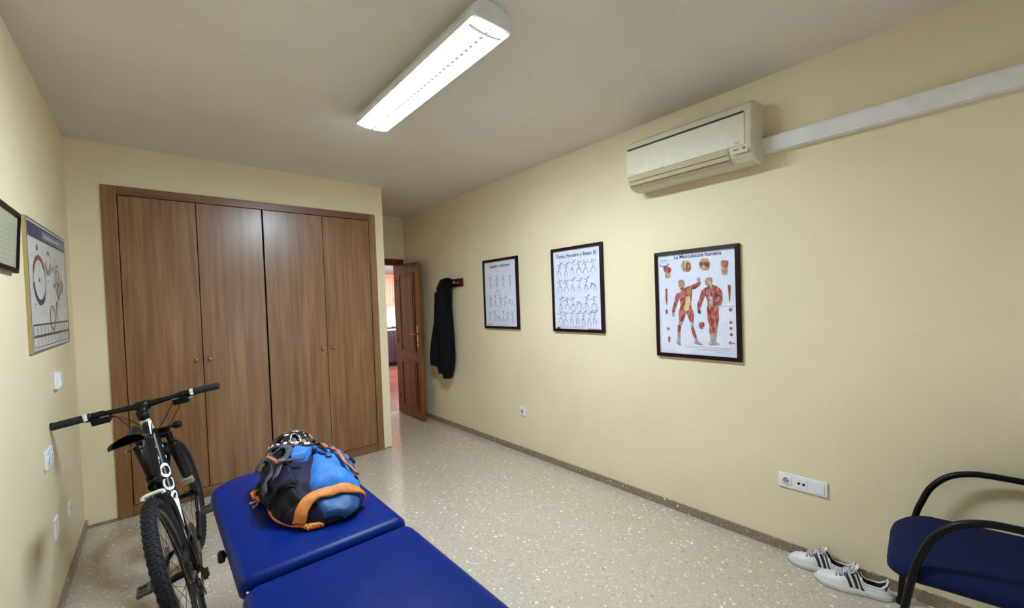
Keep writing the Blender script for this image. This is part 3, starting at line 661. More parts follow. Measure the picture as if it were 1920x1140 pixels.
# ------------------------------------------------ left wall: small framed certificate, tilted forward
tf = thing('framed_certificate', 'small dark-framed yellowish certificate tilted forward, leftmost on the left wall', 'picture', (XL, 2.45, 1.638))
P = lambda u, v, d: V((XL+.006+d+.06*v, 2.275+u, 1.638+v))
obj('frame', frame4(P, .345, .232, .016, 0, .016), MAHO, tf)
mb = MB(); q = ((.012, .012), (.333, .012), (.333, .220), (.012, .220))
mb.add([P(*a, .001) for a in q]+[P(*a, .007) for a in q], [(3, 2, 1, 0), (4, 5, 6, 7), (0, 1, 5, 4), (1, 2, 6, 5), (2, 3, 7, 6), (3, 0, 4, 7)], False)
obj('sheet', mb, mat('pale green yellow paper', (.52, .52, .36), .3, coat=.4), tf)
m = MB()
for k in range(7): stroke(m, lambda a, b: P(a, b, .0075), [(.06, .04+.018*k), (.28-rr.uniform(0, .05), .04+.018*k)], .0035)
stroke(m, lambda a, b: P(a, b, .0075), [(.22+.03*cos(a), .15+.03*sin(a)) for a in [i*2*pi/14 for i in range(15)]], .004)
obj('print', m, mat('faint green print', (.33, .37, .30), .6), tf)

# ================================================================ DOOR LEAF
hx, hy = 2.462, YB-.022
ang = radians(2.2)          # leaf swung wide open into the passage
dvec = V((-sin(ang)*.6, -cos(ang), 0)).normalized(); nvec = V((-dvec.y, dvec.x, 0))    # along leaf, towards the room wall
if nvec.x > 0: nvec = -nvec
DW, DT, DHH = .685, .038, 2.0
def D(a, b, z): return V((hx, hy, 0))+dvec*a+nvec*b+V((0, 0, z))
def dbox(a0, a1, b0, b1, z0, z1):
    return MB().add([D(a, b, z) for z in (z0, z1) for a, b in ((a0, b0), (a1, b0), (a1, b1), (a0, b1))], [(0,3,2,1),(4,5,6,7),(0,1,5,4),(1,2,6,5),(2,3,7,6),(3,0,4,7)], False)
dl = thing('interior_door', 'varnished reddish-brown panelled door standing open against the right wall', 'door', (hx, hy, 0))
obj('leaf', dbox(0, DW-.012, 0, DT, .008, DHH), CHERRY, dl, bevel=.002)
obj('edge_strip', dbox(DW-.0125, DW, -.001, DT+.001, .008, DHH), CHERRYL, dl, bevel=.0015)
def panel(z0, z1):
    a0, a1 = .11, DW-.12
    mb = MB()
    for (x0, x1, y0, y1) in ((a0, a0+.028, z0, z1), (a1-.028, a1, z0, z1), (a0+.028, a1-.028, z0, z0+.028), (a0+.028, a1-.028, z1-.028, z1)):
        mb2 = dbox(x0, x1, DT-.002, DT+.010, y0, y1); mb.add(mb2.v, mb2.f, False)
    p_ = obj('panel_moulding', mb, CHERRY, dl, bevel=.005, seg=3)
    obj('panel', dbox(a0+.05, a1-.05, DT-.002, DT+.007, z0+.05, z1-.05), CHERRY, p_, bevel=.006, seg=3)
panel(.12, .74); panel(.86, DHH-.12)
pz = 1.10
hp = obj('handle_plate', dbox(DW-.085, DW-.045, DT, DT+.005, pz-.16, pz+.10), BRASS, dl, bevel=.002)
m = MB().tube([D(DW-.065, DT+.003, pz), D(DW-.065, DT+.045, pz)], .009).tube(smoothpath([D(DW-.065, DT+.043, pz), D(DW-.09, DT+.05, pz), D(DW-.17, DT+.045, pz-.004)]), .009)
obj('lever_handle', m, BRASS, hp)
obj('keyhole', MB().lathe(D(DW-.065, DT+.005, pz-.11), nvec, [(0, .009), (.003, .009)], 12), DARKH, hp)
obj('latch_plate', dbox(DW-.001, DW+.001, .008, .028, pz-.12, pz+.10), mat('dull brass plate', (.4, .28, .1), .35, metal=.8), dl)
m = MB().tube([D(DW-.065, 0, pz), D(DW-.065, -.045, pz)], .009).tube(smoothpath([D(DW-.065, -.043, pz), D(DW-.09, -.05, pz), D(DW-.17, -.045, pz)]), .009)
obj('lever_handle', m, GREYMETAL, dl, label='dark lever handle on the wall side')
for z in (.25, 1.0, 1.78): obj('hinge', MB().tube([D(-.004, DT+.004, z-.04), D(-.004, DT+.004, z+.04)], .007), BRASS, dl)

# ================================================================ COAT RACK + COAT
rk = thing('coat_rack', 'short dark red wooden wall coat rack with round pegs beside the door', 'coat rack', (XR, 4.28, 1.65))
obj('board', box((XR-.020, 4.100, 1.655), (XR, 4.45, 1.748)), RACKW, rk, bevel=.006, seg=3)
for y in (4.17, 4.375):
    m = MB().lathe((XR-.018, y, 1.700), (-1, 0, 0), [(0, .014), (.008, .009), (.045, .008), (.056, .016), (.066, .020), (.076, .017), (.080, .004)], 16)
    obj('peg', m, RACKW if y > 4.2 else mat('worn copper brown', (.22, .09, .05), .35), rk)
CLOTH = mat('black coat cloth', (.003, .003, .004), .9, spec=.15, bump=(240, .3), var=(30, .3))
CLOTH2 = mat('black coat sleeve cloth', (.0045, .0045, .007), .9, spec=.2, bump=(240, .3), var=(30, .3))
def coat_loft(levels, n=40, folds=7, amp=.16, ph=0, xw=None):
    L = []; K = 36
    for i in range(K+1):
        t = i/K*(len(levels)-1); j = min(int(t), len(levels)-2); f = t-j; f = f*f*(3-2*f)
        L.append([a+(b-a)*f for a, b in zip(levels[j], levels[j+1])])
    rings = []
    for z, ya_, yb_, dep in L:
        c = (ya_+yb_)/2; hw = (yb_-ya_)/2; r = []
        for k in range(n):
            a = 2*pi*k/n; fd = 1+amp*sin(folds*a+ph+(1.7-z)*2.2)*min(1, (1.78-z)*1.6)
            x = XR-.030-dep/2-(dep/2)*cos(a)*(fd if cos(a) > 0 else 1)
            y = c+hw*sin(a)*(1+.04*sin(3*a+z*6))
            dz = .022*sin(folds*a*.5+1)*max(0, (1.0-z))+.012*noise.noise(V((x*14, y*14, z*6)))
            r.append(V((min(x, XR-.024), y, z+dz)))
        rings.append(r)
    return MB().loft(rings)
coat = thing('coat', 'long black coat hanging from the red wooden rack next to the open door', 'coat', (XR-.07, 4.42, .62))
obj('coat_body', coat_loft([(1.742, 4.25, 4.42, .05), (1.728, 4.20, 4.49, .09), (1.66, 4.235, 4.52, .12), (1.50, 4.250, 4.53, .13), (1.28, 4.250, 4.585, .14), (1.05, 4.225, 4.65, .15), (.88, 4.235, 4.70, .15), (.735, 4.28, 4.735, .13)]), CLOTH, coat)
obj('sleeve', coat_loft([(1.64, 4.30, 4.38, .155), (1.40, 4.27, 4.38, .175), (1.1, 4.235, 4.37, .185), (.85, 4.235, 4.36, .18), (.70, 4.28, 4.385, .16), (.605, 4.335, 4.405, .12)], 24, 4, .10), CLOTH2, coat)
obj('sleeve', coat_loft([(1.60, 4.40, 4.47, .15), (1.2, 4.40, 4.50, .17), (.9, 4.385, 4.50, .17), (.66, 4.40, 4.49, .14)], 20, 3, .10, 1), CLOTH2, coat)
m = MB().tube(smoothpath([(XR-.06, 4.235, 1.715), (XR-.10, 4.27, 1.74), (XR-.115, 4.33, 1.735), (XR-.10, 4.42, 1.728), (XR-.06, 4.47, 1.71)]), .020, 12)
obj('collar', m, CLOTH, coat)

# ================================================================ KITCHEN SEEN THROUGH THE DOOR
def kcab(name, label, x0, x1, y0, y1, z0, z1, m_door, n, group=None, knob=True):
    c = thing(name, label, 'cabinet', ((x0+x1)/2, y1, z0)); obj('carcass', box((x0, y0+.02, z0), (x1, y1, z1)), m_door, c)
    for k in range(n):
        a, b = x0+(x1-x0)*k/n+.003, x0+(x1-x0)*(k+1)/n-.003
        d = obj('door', box((a, y0, z0+.004), (b, y0+.02, z1-.004)), m_door, c, bevel=.003)
        mm = MB()
        for q in (((a+.03, z0+.04), (a+.06, z1-.04)), ((b-.06, z0+.04), (b-.03, z1-.04)), ((a+.06, z0+.04), (b-.06, z0+.07)), ((a+.06, z1-.07), (b-.06, z1-.04))):
            mm.box((q[0][0], y0-.006, q[0][1]), (q[1][0], y0+.002, q[1][1]))
        obj('door_moulding', mm, m_door, d, bevel=.002)
        obj('knob', MB().sphere((b-.02, y0-.012, z0+.12 if z0 > 1 else z1-.12), .012), GREYMETAL, d)
    return c
PURP = mat('dark plum cabinet front', (.045, .016, .030), .35, coat=.2)
c = kcab('upper_cabinet', 'salmon-wood kitchen wall cabinet seen through the doorway', 3.2, 4.75, 10.23, 10.595, 1.49, 2.17, KWOOD, 4)
obj('cornice', box((3.18, 10.19, 2.17), (4.77, 10.59, 2.24)), mat('orange wood cornice', (.62, .19, .06), .35), c, bevel=.01)
obj('pelmet', box((3.2, 10.225, 1.43), (4.75, 10.25, 1.49)), KWOOD, c)
c = kcab('base_cabinet', 'dark plum kitchen base cabinet seen through the doorway', 3.2, 4.75, 10.0, 10.595, .10, .87, PURP, 3)
obj('kickboard', box((3.2, 10.05, 0), (4.75, 10.1, .10)), BLACK, c)
t = obj('worktop', box((3.18, 9.97, .87), (4.77, 10.59, .91)), mat('pale speckled worktop', (.72, .66, .66), .3, var=(90, .2)), loc=(3.97, 10.3, .87), bevel=.004)
tag(t, 'pale kitchen worktop over the dark plum cabinets', 'worktop')
t = obj('hob', box((4.0, 10.05, .91), (4.55, 10.5, .925)), BLACK, loc=(4.27, 10.27, .91), bevel=.004)
for x in (4.12, 4.40):
    for y in (10.16, 10.38): obj('burner', MB().lathe((x, y, .925), (0, 0, 1), [(0, .05), (.012, .045), (.018, .03)], 16), BLACK, t)
tag(t, 'black gas hob on the pale kitchen worktop', 'hob')
# ================================================================ TREATMENT TABLE
TX0, TX1, TZ = .155, .650, .68
tb = thing('massage_table', 'blue vinyl padded treatment table in two sections, in the middle of the room', 'massage table', ((TX0+TX1)/2, 1.4, 0))
def rrect(x0, x1, y0, y1, rad, ins, n=8):
    """rad: corner radii for (x0,y0),(x1,y0),(x1,y1),(x0,y1)"""
    out = []; x0 += ins; x1 -= ins; y0 += ins; y1 -= ins
    for (cx, cy, a0), r in zip(((x0, y0, pi), (x1, y0, 1.5*pi), (x1, y1, 0), (x0, y1, .5*pi)), rad):
        r = max(r-ins, .004); sx = 1 if cx == x0 else -1; sy = 1 if cy == y0 else -1
        for i in range(n+1):
            a = a0+i/n*pi/2; out.append((cx+sx*r+r*cos(a), cy+sy*r+r*sin(a)))
    return out
def cushion(name, x0, x1, y0, y1, rad, zb_, zt, er=.032, crown=.010, dip=None):
    prof = [(.030, zb_), (.010, zb_+.004), (.002, zb_+.014), (0, zb_+.03)]
    for i in range(7):
        a = i/6*pi/2; prof.append((er*(1-cos(a)), zt-er+er*sin(a)))
    w2 = min(x1-x0, y1-y0)/2
    for k in range(1, 9):
        t_ = k/8; prof.append((er+(w2-er-.012)*t_, zt+crown*(1-(1-t_)**2)))
    rings = []
    for i_, z in prof:
        # inner rings keep following the rectangle, shrinking equally
        rings.append([V((x, y, z-(.004*noise.noise(V((x*7, y*4, 0))) if z >= zt-.002 else 0))) for x, y in rrect(x0, x1, y0, y1, rad, i_)])
    return obj(name, MB().loft(rings), VINYL, tb, label=None)
ZB = .612
cushion('head_cushion', TX0-.006, TX1+.006, 1.487, 2.485, (.035, .035, .17, .17), ZB, TZ)
cushion('seat_cushion', TX0-.006, TX1+.006, .42, 1.474, (.045, .045, .045, .045), ZB, TZ-.006)
# mattress seam piping along the fold
obj('seam', MB().tube([(TX0+.02, 1.4805, ZB+.028), (TX1-.02, 1.4805, ZB+.028)], .006), VINYL, tb)
BOARD = mat('dark base board', (.03, .03, .035), .5)
for a, b in ((.45, 1.46), (1.50, 2.36)): obj('base_board', box((TX0+.03, a, ZB-.018), (TX1-.03, b, ZB)), BOARD, tb, bevel=.003)
GF = mat('grey table frame', (.28, .28, .30), .4, metal=.3)
obj('frame_rail', MB().box((TX0+.06, .50, ZB-.058), (TX0+.09, 2.20, ZB-.018)).box((TX1-.09, .50, ZB-.058), (TX1-.06, 2.20, ZB-.018)).box((TX0+.09, .55, ZB-.055), (TX1-.09, .58, ZB-.02)).box((TX0+.09, 1.46, ZB-.055), (TX1-.09, 1.50, ZB-.02)).box((TX0+.09, 2.08, ZB-.055), (TX1-.09, 2.11, ZB-.02)), GF, tb, bevel=.003)
for x in (TX0+.075, TX1-.075):
    for y in (.62, 1.92):
        l = obj('leg', box((x-.018, y-.018, .02), (x+.018, y+.018, ZB-.055)), GF, tb, bevel=.003)
        obj('foot', MB().lathe((x, y, 0), (0, 0, 1), [(0, .024), (.016, .022), (.022, .014)], 14), BLACK, l)
for y in (.62, 1.92): obj('crossbar', box((TX0+.093, y-.012, .12), (TX1-.093, y+.012, .145)), GF, tb, bevel=.002)
k = MB().tube([(TX0+.035, 1.86, .598), (TX0-.004, 1.86, .604)], .006)
k.lathe((TX0-.002, 1.86, .604), (-1, 0, 0), [(0, .010), (.004, .020), (.016, .021), (.022, .016), (.023, .002)], 16)
obj('knob', k, BLACK, tb)
obj('release_button', MB().sphere((TX0+.012, 1.482, ZB+.036), .0035), WPLAST, tb)

# ================================================================ BACKPACK
bp_ = thing('backpack', 'bright blue and navy hiking backpack with orange trim lying on the blue table', 'backpack', (.47, 1.95, TZ))
BP0, BPL = 1.625, .66
def bps(u, th, off=0.0, wr=1.0):
    """surface point: u 0 near bottom end .. 1 far top end; th 0 right .. pi left"""
    q = 2*u-1
    e = max(0.0, 1-abs(q)**4.5)**(1/2.1)
    xc = .425+.070*u-.010*sin(u*pi)
    hw = (.138+.034*u)*e
    Hh = (.122+.026*sin(pi*min(1, u*1.1)))*e*(.60+.40*min(1, u*2.2)**.8)
    # left side is taller than the right towards the far end
    c, s_ = cos(th), sin(th)
    cx = (abs(c)**.80)*(1 if c > 0 else -1); sz = abs(s_)**.72
    Hh *= 1-.22*c*u
    x = xc+hw*cx-.02*u*sz; y = BP0+BPL*u-.04*cx*(1-u)*min(1, e*1.1); z = TZ+.006+Hh*sz
    p = V((x, y, z)); nrm = V((cx, q*.8*(abs(q)**2), sz*1.0)).normalized()
    w_ = noise.noise(V((x*11, y*9, z*11)))*.014+noise.noise(V((x*26, y*22, z*26)))*.009
    p += nrm*(off+w_*wr*min(1, sz*2.5))
    if p.z < TZ+.010: p.z = TZ+.010
    return p
def patch(name, u0, u1, t0, t1, off, m, parent=bp_, nu=24, nv=24, edge=.012, wr=1.0, shape=None):
    mb = MB()
    def f(a, b):
        th = (t0+(t1-t0)*b); uu = u0+(u1-u0)*a
        if shape: uu, th = shape(a, b)
        ed = min(a, 1-a, b, 1-b)*2*6
        o_ = off*min(1, ed)-.004*(1-min(1, ed))
        return bps(uu, th*pi, o_, wr)
    mb.grid(f, nu, nv); return obj(name, mb, m, parent)
NAVY = mat('navy pack nylon', (.007, .007, .028), .6, bump=(500, .2), var=(25, .35), spec=.2)
BLKN = mat('black pack nylon', (.0035, .0035, .005), .65, bump=(500, .2), var=(25, .35), spec=.2)
SKY = mat('bright blue pack nylon', (.006, .15, .56), .65, bump=(45, .25), var=(22, .25), sheen=.1)
TEAL = mat('deep blue pack nylon', (.006, .07, .25), .5, bump=(500, .2), var=(22, .25))
ORG = mat('orange pack trim', (.66, .20, .02), .5, bump=(300, .3), var=(40, .25))
ORGD = mat('brown orange zip tape', (.40, .12, .04), .5, var=(60, .3))
CORD = mat('orange red cord', (.75, .17, .05), .5, var=(60, .3))
LIL = mat('grey lilac strap webbing', (.055, .052, .09), .65, bump=(600, .3), var=(40, .3))
obj('body', MB().grid(lambda a, b: bps(a, b*pi, 0), 40, 40), NAVY, bp_)
obj('back_panel', MB().grid(lambda a, b: V((bps(a, 0).x*(1-b)+bps(a, pi).x*b, bps(a, 0).y*(1-b)+bps(a, pi).y*b, TZ+.008)), 16, 6), BLKN, bp_)
patch('bottom_panel', .010, .115, .04, .56, .010, TEAL)
patch('side_panel', .10, .60, .62, .99, .010, BLKN)
# blue front pocket
patch('front_pocket', .12, .80, .10, .54, .020, SKY, nu=34, nv=26, wr=1.35, shape=lambda a, b: (.12+.70*a-.10*a*b*(1.0), .10+(.46-.13*a)*b))
patch('pocket_flap', 0, 1, 0, 1, .030, SKY, nu=14, nv=14, shape=lambda a, b: (.50+.20*a, .50+.085*b-.06*a))
patch('top_lid', .70, .97, .10, .80, .022, BLKN)
patch('side_pocket', .22, .62, .60, .80, .018, NAVY)
# orange trim band round the bottom
def strip(name, path, wid, off, m, parent=bp_, k=8, lift=.004):
    """ribbon on the pack through (u, th) points"""
    pts = smoothpath([(a, b, 0) for a, b in path], k); mb = MB()
    P3 = [bps(p.x, p.y*pi, off) for p in pts]; vs = []
    for i, p in enumerate(P3):
        t_ = (P3[min(i+1, len(P3)-1)]-P3[max(i-1, 0)]).normalized()
        q = pts[i]; e1 = bps(q.x+.01, q.y*pi, off)-p; e2 = bps(q.x, (q.y+.01)*pi, off)-p
        n_ = e1.cross(e2); n_ = n_.normalized() if n_.length > 1e-9 else V((0, 0, 1))
        if n_.z < 0: n_ = -n_
        sd = t_.cross(n_).normalized(); vs.append((p, sd, n_))
    rings = [[p-sd*wid/2+n_*.001, p-sd*wid*.42+n_*lift, p+sd*wid*.42+n_*lift, p+sd*wid/2+n_*.001, p-n_*.004] for p, sd, n_ in vs]
    for r in rings:
        for p in r:
            if p.z < TZ+.012: p.z = TZ+.012
    mb.loft(rings); return obj(name, mb, m, parent)
strip('trim_band', [(.16, .05), (.14, .14), (.125, .28), (.12, .42), (.10, .55), (.062, .68), (.040, .80), (.035, .90)], .044, .018, ORG, k=10, lift=.006)
strip('zip', [(.72, .385), (.60, .36), (.44, .335), (.30, .275), (.23, .225)], .020, .036, ORGD, lift=.005)
strip('zip_flap', [(.74, .33), (.60, .30), (.46, .27), (.33, .21)], .022, .030, TEAL)
strip('pocket_fold', [(.70, .44), (.58, .43), (.48, .40), (.40, .40)], .022, .026, TEAL, lift=.003)
strip('strap', [(.93, .62), (.78, .58), (.62, .56), (.50, .60), (.42, .66), (.30, .72)], .026, .030, LIL)
strip('strap', [(.95, .80), (.80, .74), (.64, .70), (.52, .70), (.40, .80), (.30, .86)], .028, .024, LIL)
strip('strap', [(.80, .24), (.80, .40), (.78, .58), (.74, .74), (.70, .86)], .022, .026, LIL)
strip('strap', [(.45, .62), (.40, .52)], .020, .030, LIL)
strip('compression_strap', [(.22, .60), (.24, .75), (.22, .92)], .016, .022, BLKN)
strip('cord', [(.62, .70), (.52, .67), (.44, .655)], .009, .036, CORD)
strip('edge_binding', [(.88, .12), (.70, .06), (.45, .04), (.22, .04)], .014, .014, NAVY)
obj('buckle', MB().obox(bps(.43, .63*pi, .045), (.010, .004, 0), (-.004, .012, 0), (0, 0, .004)), GREYMETAL, bp_, bevel=.002)
# shoulder straps spilling to the left, with orange cord and toggle
m = MB().tube(smoothpath([(.335, 2.20, TZ+.030), (.300, 2.12, TZ+.022), (.300, 2.02, TZ+.020), (.315, 1.92, TZ+.020), (.335, 1.82, TZ+.022)], 8), [.020]*33, 10)
obj('shoulder_strap', m, BLKN, bp_)
m = MB().tube(smoothpath([(.275, 2.05, TZ+.020), (.290, 2.00, TZ+.016), (.296, 1.93, TZ+.020), (.292, 1.86, TZ+.014), (.297, 1.79, TZ+.014), (.316, 1.73, TZ+.014), (.338, 1.690, TZ+.014), (.362, 1.662, TZ+.014)], 8), .0065, 8)
obj('cord', m, CORD, bp_)
m = MB()
for k in range(5): m.tube(smoothpath([(.272+.005*k, 2.06+.012*k, TZ+.010), (.266+.008*k, 2.085, TZ+.030+.004*(k % 2)), (.290+.004*k, 2.10-.012*k, TZ+.014)], 5), .006, 7)
obj('cord_knot', m, CORD, bp_)
m = MB().tube(smoothpath([(.28, 2.045, TZ+.012), (.262, 2.03, TZ+.010), (.250, 2.035, TZ+.010)]), .004, 6).tube(smoothpath([(.28, 2.03, TZ+.012), (.268, 1.995, TZ+.010), (.255, 1.985, TZ+.010)]), .004, 6)
obj('cord_end', m, mat('pale cord tip', (.55, .45, .42), .5), bp_)
m = MB()
for k in range(5): m.tube(smoothpath([(.352+.010*k, 1.672-.006*k, TZ+.014), (.357+.010*k, 1.650-.005*k, TZ+.018), (.368+.010*k, 1.636-.002*k, TZ+.010)], 5), .007, 7)
obj('trim_tassel', m, ORG, bp_)
m = MB().tube(smoothpath([(.630, 2.09, TZ+.05), (.648, 2.075, TZ+.062), (.655, 2.055, TZ+.05)]), .010, 8)
obj('side_strap', m, BLKN, bp_)

bp_.location.z += .006

# ================================================================ HELMET
hm = thing('cycling_helmet', 'black cycling helmet with brown and white speckles, behind the backpack', 'helmet', (.475, 2.385, TZ))
HC = V((.475, 2.385, TZ+.026)); HRX, HRY, HRZ = .120, .098, .152
SPK = speckle_mat('speckled helmet shell')
def hs(u, v, k=1.0):  # u around, v up 0..1
    a = 2*pi*u; e = v*pi/2; c = cos(e)**.85
    return HC+V((HRX*k*cos(a)*c, HRY*k*sin(a)*c, HRZ*k*sin(e)))
NU, NVV = 48, 16
vs, fs, keep = [], [], []
m = MB(); allv = [hs(i/NU, j/NVV) for i in range(NU) for j in range(NVV+1)]; F = []
for i in range(NU):
    for j in range(NVV):
        # vents: elongated openings between ribs
        hole = (i % 8 in (3, 4, 5)) and (3 <= j <= 6 or 9 <= j <= 12)
        if not hole: F.append((i*(NVV+1)+j, ((i+1) % NU)*(NVV+1)+j, ((i+1) % NU)*(NVV+1)+j+1, i*(NVV+1)+j+1))
m.add(allv, F); obj('shell', m, SPK, hm, solid=.010)
obj('liner', MB().grid(lambda a, b: hs(a, b*.995, .90), 32, 12), BLACK, hm)
obj('rim', MB().tube([hs(i/40, .0)+V((0, 0, -.002)) for i in range(40)], .008, 8, loop=True), BLACK, hm)
m = MB()
for s_ in (-1, 1): m.tube(smoothpath([HC+V((s_*.10, -.03, .0)), HC+V((s_*.085, -.01, -.012)), HC+V((s_*.04, .0, -.014))]), .004, 6)
obj('chin_strap', m, BLACK, hm)
m = MB()
for k in range(3):
    m.add([hs(.145-.02*0+k*.0, .60+.0*k, 1.03)], [])
m = MB().grid(lambda a, b: hs(.045+.060*a, .66+.16*b, 1.012), 6, 6)  # small glossy white patch high on the shell
obj('white_patch', m, mat('white gloss patch', (.8, .8, .78), .2, coat=.6), hm)

# ================================================================ CHAIR
ch = thing('armchair', 'dark blue upholstered chair with black tubular armrests against the right wall', 'chair', (2.25, .0, 0))
m = MB()
def seat_s(u, v):
    return None
rings = []
sx0, sx1, sy0, sy1 = 1.985, 2.485, -.20, .343
def seat_ring(ins, z, dz):
    return [V((x, y, z-dz*max(0, (y-.10)/.23)**2)) for x, y in rrect(sx0, sx1, sy0, sy1, (.08, .08, .13, .13), ins, 8)]
prof = [(.05, .390, .03), (.015, .393, .03), (.0, .407, .03), (.0, .428, .03), (.008, .449, .03), (.025, .461, .03), (.06, .467, .03), (.12, .468, .03), (.2, .467, .03), (.235, .466, .03)]
obj('seat', MB().loft([seat_ring(*p) for p in prof]), FABRIC, ch)
# backrest (outside the picture)
br = []
for y, ins in ((-.235, .03), (-.25, .008), (-.27, .0), (-.285, .008), (-.30, .03)):
    br.append([V((x, y-(z-.55)*.22, z)) for x, z in rrect(2.00, 2.47, .55, .90, (.07, .07, .07, .07), ins, 6)])
obj('backrest', MB().loft(br), FABRIC, ch)
def side(x, name):
    front = [(x, .318, .0), (x, .300, .20), (x, .262, .42), (x, .238, .50), (x, .205, .575), (x, .150, .635), (x, .080, .664), (x, .0, .670), (x, -.12, .667), (x, -.22, .662), (x, -.29, .655)]
    obj('armrest', MB().tube(smoothpath(front, 7), .0125, 14), BLKMETAL, ch, label=name)
    obj('leg', MB().tube(smoothpath([(x, -.30, .82), (x, -.285, .60), (x, -.27, .44), (x, -.28, .25), (x, -.33, .0)], 7), .0125, 12), BLKMETAL, ch)
    obj('foot', MB().lathe((x, .318, 0), (0, 0, 1), [(0, .016), (.02, .016), (.024, .013)], 14).lathe((x, -.33, 0), (0, 0, 1), [(0, .016), (.02, .016), (.024, .013)], 14), BLACK, ch)
side(1.988, 'armrest tube with front leg, room side'); side(2.492, 'armrest tube with front leg, wall side')
obj('seat_frame', MB().tube([(1.99, .27, .375), (2.49, .27, .375)], .010).tube([(1.99, -.26, .40), (2.49, -.26, .40)], .010).tube([(2.06, .26, .378), (2.06, -.25, .395)], .009).tube([(2.42, .26, .378), (2.42, -.25, .395)], .009), BLKMETAL, ch)

pv = V((2.485, .30, 0)); ch.matrix_world = Matrix.Translation(pv-V((.010, 0, 0))) @ Matrix.Rotation(radians(5.2), 4, 'Z') @ Matrix.Translation(-pv) @ ch.matrix_world

# ================================================================ SNEAKERS
LEA = mat('white leather', (.74, .74, .74), .42, bump=(140, .12), var=(20, .06))
SOLE = mat('off white rubber sole', (.62, .61, .58), .5)
LIN = mat('dark shoe lining', (.05, .045, .045), .8)
BSTR = mat('black leather stripe', (.015, .014, .018), .4)
LACE = mat('grey white laces', (.62, .61, .59), .7, bump=(500, .4))
def interp(tab, t):
    for (a, *p), (b, *q) in zip(tab, tab[1:]):
        if t <= b:
            f = (t-a)/(b-a); f = f*f*(3-2*f); return [x+(y-x)*f for x, y in zip(p, q)]
    return list(tab[-1][1:])
